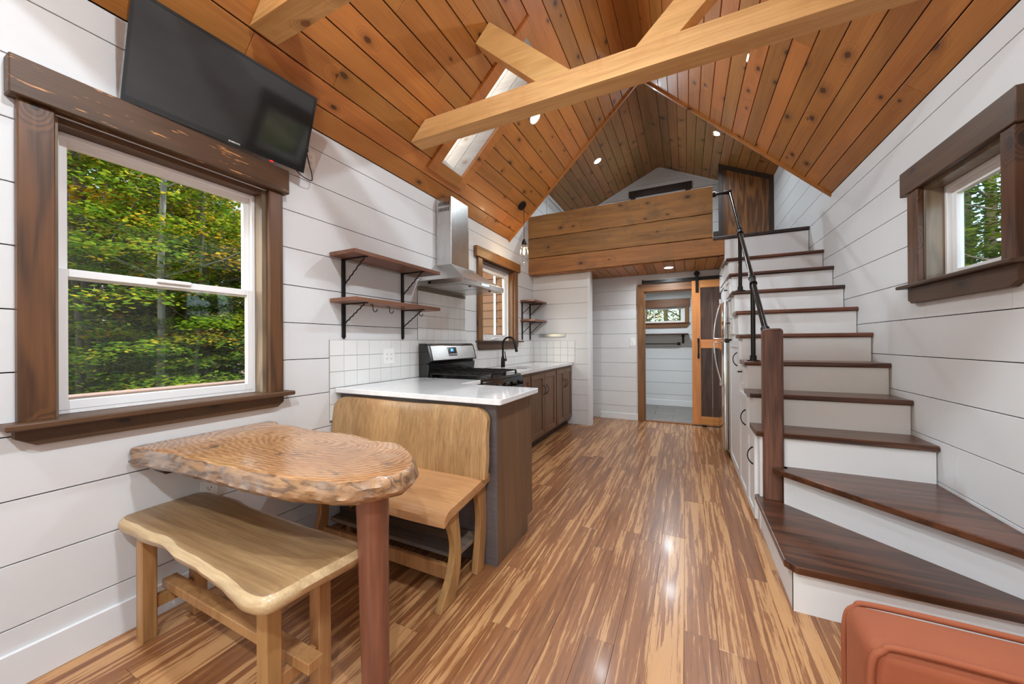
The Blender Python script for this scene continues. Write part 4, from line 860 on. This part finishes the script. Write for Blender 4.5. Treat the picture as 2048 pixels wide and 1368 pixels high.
# ------------------------------------------------------------------ recessed lights and pendant
def disc_light(name, c, n, label, power=LAMP, group=None, r=.055):
    c = Vector(c); n = Vector(n).normalized(); o = thing(name, c, label, 'light', group)
    MB().cyl(c-n*.004, c+n*.004, r+.014, n=28).build('trim_ring', 'vinyl', o); MB().cyl(c+n*.004, c+n*.0055, r, n=28).build('lens', 'lamp', o)
    ld = D.lights.new('lamp', 'AREA'); ld.shape = 'DISK'; ld.size = r*2; ld.energy = power; ld.color = LAMPC; ld.spread = math.radians(165)
    l = D.objects.new('lamp', ld); COL.objects.link(l); l.parent = o; l.matrix_parent_inverse = Matrix.Identity(4)
    l.rotation_mode = 'QUATERNION'; l.rotation_quaternion = (-n).to_track_quat('Z', 'Y') if False else n.to_track_quat('-Z', 'Y'); l.location = n*.012
    return o
nl = Vector((sA, 0, -cA)); nr_ = Vector((-sA, 0, -cA)); n2l = Vector((s2, 0, -c2)); n2r = Vector((-s2, 0, -c2))
def onL(x, y): return (x, y, RZ-.971*abs(x-RX))
disc_light('recessed_light', onL(-1.336, 3.311), nl, 'lit recessed light on the left slope between tie beam and rake edge')
disc_light('recessed_light', onL(.415, 3.318), nr_, 'lit recessed light on the right slope just below the tie beam')
disc_light('recessed_light', (.405, 5.98, LRZ-.4624*.865), n2r, 'lit recessed light on the right side of the darker loft ceiling')
disc_light('recessed_light', (-1.313, 6.02, LRZ-.4624*.853), n2l, 'lit recessed light on the left side of the darker loft ceiling')
disc_light('recessed_light', (-.219, 5.517, 2.28), (0, 0, -1), 'lit recessed light in the soffit under the loft', LAMP*.55)
for x in (-1.336, .415):
    for y, e in ((.55, 1.5), (-1.0, 2.3)):  # unseen lamps added as fill from behind, brightening the stair risers
        disc_light('recessed_light', onL(x, y), nl if x < 0 else nr_, 'unseen recessed light added on the ceiling slope behind the camera', LAMP*e, 'added fill lights behind the camera')
disc_light('recessed_light', (-.3, 6.75, 2.28), (0, 0, -1), 'recessed bathroom ceiling light out of view above the doorway', LAMP*.7)
pd = thing('pendant_light', (-1.83, 4.14, 2.21), 'caged glass pendant bulb hanging by a cord before the loft parapet', 'pendant light')
pc_ = Vector(onL(-1.855, 4.14)); MB().cyl(pc_, pc_+nl*.022, .062, .055, n=28).build('canopy', 'black', pd)
px, py = -1.828, 4.14; MB().cyl((px, py, 2.53), (px, py, 2.985), .0035, n=6).build('cord', 'black', pd)
MB().lathe([(0, .07), (.012, .07), (.02, .05), (.028, .03), (.030, 0), (.026, -.005), (0, -.005)], (px, py, 2.465), 18).build('socket', 'black', pd)
MB().lathe([(.012, 0), (.018, -.02), (.030, -.055), (.034, -.085), (.028, -.115), (.012, -.133), (0, -.136)], (px, py, 2.462), 20).build('bulb', 'bulb', pd)
MB().tube([(px+.011*math.sin(k*1.25), py+.011*math.cos(k*1.25), 2.435-.0065*k) for k in range(14)], .0022, 6).build('filament', 'fil', pd)
cg = MB()
prof = [(.028, 2.46), (.042, 2.42), (.052, 2.36), (.058, 2.30), (.066, 2.255), (.050, 2.225), (.018, 2.212)]
for k in range(8):
    t = 2*math.pi*k/8; cg.tube(smoothpts([(px+r*math.cos(t), py+r*math.sin(t), z) for r, z in prof], 3), .0014, 5)
for r, z in ((.045, 2.41), (.066, 2.255), (.018, 2.212)): cg.tube([(px+r*math.cos(2*math.pi*k/20), py+r*math.sin(2*math.pi*k/20), z) for k in range(21)], .0015, 5, False)
cg.build('cage', 'chrome', pd)
ld = D.lights.new('bulb_glow', 'POINT'); ld.energy = 5; ld.color = (1, .72, .42); ld.shadow_soft_size = .02; l = D.objects.new('bulb_glow', ld); COL.objects.link(l); l.parent = pd; l.location = Vector((px, py, 2.39))-wloc(pd)

# ------------------------------------------------------------------ live-edge slabs
def ccurve(P, n):
    P = [Vector((p[0], p[1])) for p in P]; m = len(P); o = []; L_ = []
    for i in range(m):
        a, b, c, d = P[i-1], P[i], P[(i+1) % m], P[(i+2) % m]
        for k in range(12):
            t = k/12; o.append(.5*((2*b)+(c-a)*t+(2*a-5*b+4*c-d)*t*t+(-a+3*b-3*c+d)*t**3))
    acc = [0]
    for i in range(len(o)): acc.append(acc[-1]+(o[(i+1) % len(o)]-o[i]).length)
    T = acc[-1]; out = []; j = 0
    for k in range(n):
        q = T*k/n
        while acc[j+1] < q: j += 1
        f = (q-acc[j])/max(1e-9, acc[j+1]-acc[j]); out.append(o[j]*(1-f)+o[(j+1) % len(o)]*f)
    return out
def slab(par, outline, z0, z1, rnd=.02, bulge=.01, rough=.006, seed=1, name='tabletop', mat='slab', edgemat=None, zf=None, xwall=None, nn=96, undercut=0.0, prof=None, freqs=((3, .5), (7, .4), (13, .3), (29, .18)), **kw):
    rr = random.Random(seed); o = ccurve(outline, nn); c = sum(o, Vector((0, 0)))/nn; h = z1-z0
    prof = prof or [(-rnd, 1.0), (-rnd*.35, 1-.06), (bulge*.3, 1-.2), (bulge, .62), (bulge*.8-undercut*.5, .3), (-rnd*.2-undercut*.8, .08), (-rnd-undercut, 0)]
    ph = [[rr.uniform(0, 6.28) for _ in range(4)] for _ in prof]; v = []
    for i, (d, t) in enumerate(prof):
        for k, p in enumerate(o):
            a = o[(k+1) % nn]-o[k-1]; n = Vector((a.y, -a.x)).normalized()
            if n.dot(p-c) < 0: n = -n
            s = 2*math.pi*k/nn; w = sum(math.sin(s*f+ph[i][j]+i*.7)*am for j, (f, am) in enumerate(freqs))
            q = p+n*(d+(w*rough if 0 < i < len(prof)-1 else w*rough*.3))
            if xwall is not None and p.x < xwall+.03: q = Vector((max(xwall, min(p.x, q.x)), q.y))
            z = z0+h*t; z += zf(q.x, q.y) if zf else 0
            v.append((q.x, q.y, z))
    m = len(prof); f = [(i*nn+k, i*nn+(k+1) % nn, (i+1)*nn+(k+1) % nn, (i+1)*nn+k) for i in range(m-1) for k in range(nn)]
    mb = MB(); mb.add(v, f, True)
    # gridded top so it can be dished
    def cap(ring, flip):
        rings = [ring]; 
        for s in (.92, .7, .45, .2):
            rg = []
            for p in ring:
                x, y = c.x+(p[0]-c.x)*s, c.y+(p[1]-c.y)*s; rg.append((x, y, p[2]-(zf(p[0], p[1]) if zf else 0)+(zf(x, y) if zf else 0)))
            rings.append(rg)
        vv = [p for q in rings for p in q]+[(c.x, c.y, ring[0][2]-(zf(ring[0][0], ring[0][1]) if zf else 0)+(zf(c.x, c.y) if zf else 0))]
        ff = [(i*nn+k, i*nn+(k+1) % nn, (i+1)*nn+(k+1) % nn, (i+1)*nn+k) for i in range(4) for k in range(nn)]+[(4*nn+k, 4*nn+(k+1) % nn, 5*nn) for k in range(nn)]
        mb.add(vv, ff, True)
    cap(v[:nn], False); cap(v[-nn:], True)
    ob = mb.build(name, mat, par, **kw)
    if edgemat:
        ob.data.materials.append(M[edgemat])
        for p in ob.data.polygons:
            cz_ = p.center.z+wloc(par).z-(zf(p.center.x+wloc(par).x, p.center.y+wloc(par).y) if zf else 0)
            if cz_ < z1-.0045: p.material_index = 1
    return ob
table = thing('dining_table', (-1.6, .97, 0), 'live-edge slab table fixed to the left wall with one round reddish leg', 'table')
slab(table, [(-2.188, 1.235), (-2.05, 1.245), (-1.90, 1.243), (-1.69, 1.230), (-1.51, 1.258), (-1.31, 1.218), (-1.17, 1.222), (-1.03, 1.15), (-.925, 1.055), (-.895, .975), (-.925, .895), (-.985, .825), (-1.075, .785), (-1.20, .752), (-1.36, .738), (-1.56, .730), (-1.78, .722), (-1.95, .715), (-2.10, .700), (-2.188, .735)], .70, .79, .022, .014, .0065, 5, 'tabletop', 'slab', 'slabedge', xwall=XL+.004, nn=200, prof=[(-.006, 1.0), (0, .965), (.005, .84), (.011, .66), (.010, .5), (.013, .34), (0, .18), (-.014, .05), (-.026, 0)], freqs=((5, .4), (17, .5), (43, .35), (71, .2)))
MB().tube([(-1.018, .955, 0), (-1.02, .955, .2), (-1.022, .953, .45), (-1.026, .952, .715)], [.046, .050, .052, .057], 24).build('leg', 'legred', table)
MB().prism([(.722, .712), (1.20, .712), (1.20, .655), (.775, .655)], 'x', XL+.001, XL+.09, .002).build('wall_cleat', 'trimx', table)
stool = thing('stool_bench', (-1.62, .8, 0), 'low live-edge slab bench nearest the camera beneath the table', 'bench')
zst = lambda x, y: -.010*math.exp(-((x+1.6)/.3)**2)*math.exp(-((y-.8)/.12)**2)
slab(stool, [(-2.176, .93), (-2.08, .962), (-1.93, .972), (-1.76, .957), (-1.58, .958), (-1.38, .957), (-1.22, .957), (-1.105, .955), (-1.068, .930), (-1.066, .86), (-1.085, .74), (-1.092, .655), (-1.110, .624), (-1.16, .612), (-1.25, .620), (-1.38, .634), (-1.52, .645), (-1.68, .648), (-1.80, .664), (-1.93, .652), (-2.05, .652), (-2.15, .648), (-2.178, .69)], .435, .502, .018, .012, .0035, 9, 'seat', 'maple', 'mapleedge', zf=zst, xwall=XL+.006, undercut=.008, nn=140)
def leg4(par, x0, x1, y0, y1, zt, mat='legm'): B(x0, x1, y0, y1, 0, zt, .004).build('leg', mat, par)
for x0, x1 in ((-2.078, -2.022), (-1.226, -1.172)):
    leg4(stool, x0, x1, .668, .718, .45); leg4(stool, x0, x1, .845, .895, .45)
B(-2.066, -2.034, .718, .845, .115, .165, .003).build('side_stretcher', 'legm', stool); B(-1.214, -1.184, .718, .845, .115, .165, .003).build('side_stretcher', 'legm', stool)
B(-2.09, -1.10, .755, .808, .165, .203, .003).build('centre_stretcher', 'legm', stool)
# high-backed bench
bn = thing('high_back_bench', (-1.6, 1.55, 0), 'maple bench with tall slab backrest against the peninsula', 'bench')
def zb_(x, y): return .055*max(0, min(1, (y-1.36)/.34))**1.2-.035*max(0, (1.40-y)/.08)**1.5*(1 if y < 1.40 else 0)
bm_ = MB(); ny, nx = 22, 14; top = []; X0, X1, Y0, Y1 = XL+.02, -.985, 1.325, 1.74; v = []
def seatz(y):
    t = (y-Y0)/(Y1-Y0); return .468+.052*t**1.3-(.030*(1-t/.12)**2 if t < .12 else 0)
for s in (0, 1):
    for i in range(ny+1):
        y = Y0+(Y1-Y0)*i/ny
        for j in range(nx+1):
            x = X0+(X1-X0)*j/nx; wy = .006*math.sin(x*7.3+1)*(1 if i == 0 else 0); e = .006 if (j in (0, nx)) and s == 0 else 0
            v.append((x, y+wy, seatz(y)-e-(0 if s == 0 else .048)+(.008 if s and i == 0 else 0)))
N = (ny+1)*(nx+1); f = []
for i in range(ny):
    for j in range(nx):
        a = i*(nx+1)+j; f += [(a, a+1, a+nx+2, a+nx+1), (N+a, N+a+nx+1, N+a+nx+2, N+a+1)]
for j in range(nx): f += [(j, N+j, N+j+1, j+1), (ny*(nx+1)+j, ny*(nx+1)+j+1, N+ny*(nx+1)+j+1, N+ny*(nx+1)+j)]
for i in range(ny): a = i*(nx+1); b = a+nx; f += [(a, a+nx+1, N+a+nx+1, N+a), (b, N+b, N+b+nx+1, b+nx+1)]
MB().add(v, f, True).build('seat', 'seat', bn)
# backrest slab, leaning, rounded upper corners
def bt(x):   # top profile 0..1
    l = (x-(XL+.012))/.11; r = (-.970-x)/.085; t = 1.0
    for q in (l, r):
        if q < 1: t = min(t, .80+.20*math.sqrt(max(0, 1-(1-max(q, 0))**2)))
    return t+.006*math.sin(x*9)
NX, NZ = 60, 20; xs = [XL+.012+(-.970-XL-.012)*(.5-.5*math.cos(math.pi*j/NX)) for j in range(NX+1)]; v = []
for s_ in (0, 1):
    for i in range(NZ+1):
        for j, x in enumerate(xs):
            t = bt(x)*i/NZ; ed = min(1, min(i, NZ-i)/1.5, min(x-xs[0], xs[-1]-x)/.02); dep = .004*(1-ed)
            v.append((x+.006*math.sin(t*6)*(j == NX), 1.652+.046*t-.007*math.sin(t*3.1)+(dep if s_ == 0 else .044-dep), .502+.374*t+.006*math.sin(x*6)*(i == 0)))
n_ = (NZ+1)*(NX+1); f = []
for i in range(NZ):
    for j in range(NX):
        a = i*(NX+1)+j; f += [(a, a+1, a+NX+2, a+NX+1), (n_+a, n_+a+NX+1, n_+a+NX+2, n_+a+1)]
for j in range(NX): a = NZ*(NX+1)+j; f += [(j, n_+j, n_+j+1, j+1), (a, a+1, n_+a+1, n_+a)]
for i in range(NZ): a = i*(NX+1); b = a+NX; f += [(a, a+NX+1, n_+a+NX+1, n_+a), (b, n_+b, n_+b+NX+1, b+NX+1)]
MB().add(v, f, True).build('backrest', 'mapleb', bn)
def sleg(x0, x1, front, back, nm='leg'):
    n = len(front); poly = [(y, z) for y, z in front]+[(y, z) for y, z in back[::-1]]
    MB().prism(poly, 'x', x0, x1, .003).build(nm, 'legm', bn)
def cs1(P, n=5):
    return [(q.x, q.y) for q in smoothpts([(a, b, 0) for a, b in P], n)]
ff = cs1([(1.365, .445), (1.395, .38), (1.430, .30), (1.438, .22), (1.40, .11), (1.345, .04), (1.325, 0)]); bb = cs1([(1.475, .46), (1.475, .38), (1.487, .30), (1.495, .22), (1.485, .12), (1.455, .04), (1.435, 0)])
rf = cs1([(1.64, .47), (1.665, .38), (1.678, .28), (1.67, .18), (1.65, .08), (1.638, 0)]); rb = cs1([(1.735, .475), (1.74, .38), (1.742, .28), (1.738, .18), (1.725, .08), (1.715, 0)])
for x0, x1 in ((-1.045, -1.008), (-2.01, -1.973)): sleg(x0, x1, ff, bb); sleg(x0, x1, rf, rb)
B(-1.972, -1.046, 1.50, 1.735, .150, .172, .003).build('shelf', 'shelfgrey', bn); B(-2.0, -1.02, 1.455, 1.482, .065, .135, .003).build('stretcher', 'legm', bn)

# ------------------------------------------------------------------ sofa (only the far arm is in the frame)
sf = thing('sofa', (.8, .0, 0), 'rust velvet sofa with piped arm at the lower right corner', 'sofa')
def puff(x0, x1, y0, y1, z0, z1, r, nm, seg=6):
    bm = bmesh.new(); bmesh.ops.create_cube(bm, size=1)
    for q in bm.verts: q.co = Vector(((x0+x1)/2+q.co.x*(x1-x0), (y0+y1)/2+q.co.y*(y1-y0), (z0+z1)/2+q.co.z*(z1-z0)))
    bmesh.ops.bevel(bm, geom=bm.edges[:], offset=r, segments=seg, affect='EDGES', profile=.5); return MB().frombm(bm, True).build(nm, 'velvet', sf)
puff(.335, 1.0, .985, 1.135, .12, .615, .035, 'arm'); puff(.335, 1.0, -1.2, -1.05, .12, .615, .035, 'arm')
puff(.36, 1.2, -1.06, .99, .12, .34, .02, 'base'); puff(.34, .96, -1.04, -.02, .34, .48, .045, 'seat_cushion'); puff(.34, .96, -.01, .975, .34, .48, .045, 'seat_cushion')
puff(.97, 1.2, -1.2, 1.135, .12, .80, .04, 'back')
def piping(y, x0=.345, x1=.99, z=.606, r=.028):
    return smoothpts([(x0-.004, y, .14), (x0-.006, y, .40), (x0-.006, y, z-.05), (x0+.012, y, z-.006), (x0+.06, y, z+.008), (.7, y, z+.008), (x1, y, z+.006)], 6)
MB().tube(piping(.992), .0065, 8).tube(piping(1.128), .0065, 8).build('piping', 'velvet', sf)
for x in (.42, 1.12):
    for y in (-1.1, 1.05): MB().cyl((x, y, 0), (x, y, .13), .018, .026, n=12).build('foot', 'darktrim', sf)

# ------------------------------------------------------------------ outdoors
gr = B(-45, 45, -30, 60, -1.0, -.75).build('ground', 'ground', kind='structure', loc=(0, 0, -.75))
MB().box(-2.82, -2.70, -1.5, 3.0, .905, .985, .006).build('porch_rail', 'deck', label='pinkish cedar rail just outside the left window', cat='rail')
for y in (-1.3, 2.9): B(-2.80, -2.72, y, y+.08, -.75, .905).build('rail_post', 'deck', D.objects['porch_rail'])
sd = thing('siding_wall', (-3.2, 5.26, -.75), 'brown lap siding bump-out seen through the sink window', 'siding')
B(-4.6, -2.345, 5.222, 5.30, -.75, 3.2).build('sheathing', 'backing', sd)
for k in range(30):
    z = -.70+k*.13
    if z < .8: continue
    MB().prism([(5.222, z+.14), (5.212, z+.14), (5.196, z), (5.222, z)], 'x', -2.80, -2.345).prism([(5.222, z+.14), (5.212, z+.14), (5.196, z), (5.222, z)], 'x', -4.6, -2.802).build('siding_board', 'siding', sd)
B(-2.84, -2.80, 5.18, 5.2, -.7, 3.2).build('corner_strip', 'vinyl', sd)
def trunk(h, r, lean, seed, base=(0, 0)):
    rr = random.Random(seed); pts = []; rs = []; x = y = 0
    for k in range(13):
        t = k/12; pts.append((x, y, h*t)); rs.append(r*(1-.75*t)+.008); x += lean[0]*h/12+rr.uniform(-.05, .05); y += lean[1]*h/12+rr.uniform(-.05, .05)
    mb = MB().tube(pts, rs, 9)
    for k in range(7):
        j = rr.randint(4, 11); p = Vector(pts[j]); a = rr.uniform(0, 6.28); L2 = rr.uniform(.8, 1.8)
        mb.tube([p, p+Vector((math.cos(a)*L2*.5, math.sin(a)*L2*.5, L2*.25)), p+Vector((math.cos(a)*L2, math.sin(a)*L2, L2*.6))], [rs[j]*.4, rs[j]*.25, .008], 5)
    return mb
def foliage(seed, h0, h1, rad, ncl, nleaf, size):
    rr = random.Random(seed); v = []; f = []
    for c in range(ncl):
        z = rr.uniform(h0, h1); t = (z-h0)/(h1-h0); R2 = rad*math.sqrt(max(.12, 1-(2*t-.8)**2*.45)); a = rr.uniform(0, 6.28); d = R2*math.sqrt(rr.random())
        cx, cy_ = d*math.cos(a), d*math.sin(a); cr = rr.uniform(.35, .75)
        for k in range(nleaf):
            b = rr.uniform(0, 6.28); q = cr*math.sqrt(rr.random()); x, y = cx+q*math.cos(b), cy_+q*math.sin(b)*.8; zz = z-q*.25+rr.uniform(-.09, .09)
            th = rr.uniform(0, 6.28); s = size*rr.uniform(.7, 1.3); ti = rr.uniform(-.7, .7); tj = rr.uniform(-.7, .7)
            ux, uy = math.cos(th)*s, math.sin(th)*s; n = len(v)
            v += [(x-ux, y-uy, zz-ti*s*.6), (x+uy*.55, y-ux*.55, zz+tj*s*.5), (x+ux, y+uy, zz+ti*s*.6), (x-uy*.55, y+ux*.55, zz-tj*s*.5)]; f.append((n, n+1, n+2, n+3))
    me = D.meshes.new('foliage'); me.from_pydata(v, [], f); me.update(); return me
FM = [foliage(1, 1.2, 9.0, 2.5, 170, 130, .042), foliage(2, .4, 6.0, 2.2, 150, 130, .040), foliage(3, 2.4, 10.0, 2.7, 170, 130, .046)]
TM = []
for k, (r, ln, mt) in enumerate(((.115, (.01, .03), 'bark'), (.055, (.03, -.03), 'barkl'), (.085, (-.04, .06), 'bark'))):
    o = trunk(9.5, r, ln, 40+k).build('t', mt, loc=(0, 0, 0), fix=False); TM.append(o.data); D.objects.remove(o, do_unlink=True)
LV = {}
for k in range(3):
    for m in ('leaf', 'leafy', 'needle'):
        q = FM[k].copy(); q.materials.clear(); q.materials.append(M[m]); LV[(k, m)] = q
def tree(x, y, k, tk, mat, s, rot, label, group=None):
    t = thing('tree', (x, y, -.75), label, 'tree', group)
    a = D.objects.new('trunk', TM[tk]); a.parent = t; COL.objects.link(a); a.scale = (s, s, s); a.rotation_euler = (0, 0, rot)
    b = D.objects.new('foliage', LV[(k, mat)]); b.parent = t; COL.objects.link(b); b.scale = (s, s, s*.9); b.rotation_euler = (0, 0, rot*1.7); b['kind'] = 'stuff'
TREES = []
for k, (x, y, s_) in enumerate(((-9.9, 3.35, .8), (-11.8, 4.6, .9), (-8.9, 3.72, .6), (-12.9, 5.6, .9), (-10.2, 5.1, .7), (-13.9, 4.1, 1.0), (-9.2, 2.35, .7))):
    tree(x, y, 1, 1 if k % 3 else 2, 'needle' if k in (1, 5) else ('leafy' if k == 3 else 'leaf'), s_, k*1.3, 'thin young tree among the woods beyond the left window', 'thin young trees outside the left window')
BG = 'background trees outside the left window'; BL = 'green and gold leafy tree in the woods beyond the left window'
for a in ((-8.46, 3.08, 0, 1, 'leaf', 1.0, .3, 'slender pale-barked tree nearest the centre of the left window'),
          (-10.6, 2.55, 2, 0, 'leaf', 1.05, 1.2, 'thick dark trunk at the left edge of the left window'),
          (-9.6, 2.60, 1, 2, 'leaf', 1.05, 2.2, 'leaning dark trunk left of the pale tree in the left window'),
          (-9.6, 4.25, 2, 2, 'leafy', 1.0, 3.0, 'gold-leaved tree near the right side of the left window'),
          (-12.33, 4.11, 1, 0, 'needle', 1.1, .8, 'dark hemlock standing behind the pale-barked tree')): tree(*a)
for a in ((-13.5, 3.2, 0, 2, 'leaf', 1.1, 4), (-10.87, 5.2, 1, 1, 'leaf', 1.05, 5), (-13.4, 6.7, 0, 0, 'leafy', 1.15, 1.9), (-15.9, 5.2, 2, 0, 'leaf', 1.3, .2), (-18.3, 4.6, 0, 2, 'leaf', 1.45, 2.6),
          (-12.6, 1.6, 2, 0, 'leaf', 1.2, 3.3), (-18.2, 8.0, 0, 1, 'leafy', 1.4, 5.5), (-22.9, 6.6, 2, 0, 'leaf', 1.7, 1.1), (-20, 10.6, 0, 2, 'leaf', 1.6, 2.9), (-11.5, 3.0, 1, 1, 'leaf', .85, 2.3),
          (-16.5, 1.2, 0, 0, 'leaf', 1.5, .9), (-24, 10.5, 0, 0, 'leafy', 1.8, 3.9), (-15.2, 9.0, 2, 1, 'leaf', 1.3, .5), (-9.8, 7.0, 1, 0, 'leaf', 1.0, 1.5), (-8.5, 9.5, 0, 0, 'leaf', 1.0, .4), (-11.5, 12, 1, 2, 'leaf', 1.3, 2.0), (-14, 14.5, 0, 0, 'leafy', 1.4, 3.1), (-9, 15, 2, 0, 'leaf', 1.4, 4.4), (-10, -2, 0, 0, 'leaf', 1.1, .4), (-12, -7, 1, 2, 'leaf', 1.3, 1.0)):
    tree(*a, BL, BG)
RG = 'trees outside the right window'; RL = 'leafy green tree beyond the small right window'
for a in ((4.6, 8.6, 1, 1, 'leaf', 1.0, .4), (5.6, 10.7, 0, 2, 'leaf', 1.2, 1.4), (6.6, 13.5, 2, 0, 'leaf', 1.3, 2.4), (7.4, 11.2, 0, 1, 'leaf', 1.1, 3.4), (7.5, 5.5, 1, 0, 'leaf', 1.0, 5.1), (3.9, 11.8, 0, 0, 'leaf', 1.2, 4.4)):
    tree(*a, RL, RG)
KG = 'trees behind the bathroom window'; KL = 'tree with green and gold leaves seen through the bathroom window'
for a in ((-1.1, 10.9, 1, 1, 'leaf', .8, .2), (.1, 11.3, 1, 0, 'leaf', .8, 4.2), (-1.4, 12.6, 1, 0, 'leaf', .8, .7), (-.2, 13.0, 1, 1, 'leafy', .8, 2.1), (-.8, 15.5, 0, 2, 'leaf', 1.1, 3.1)):
    tree(*a, KL, KG)
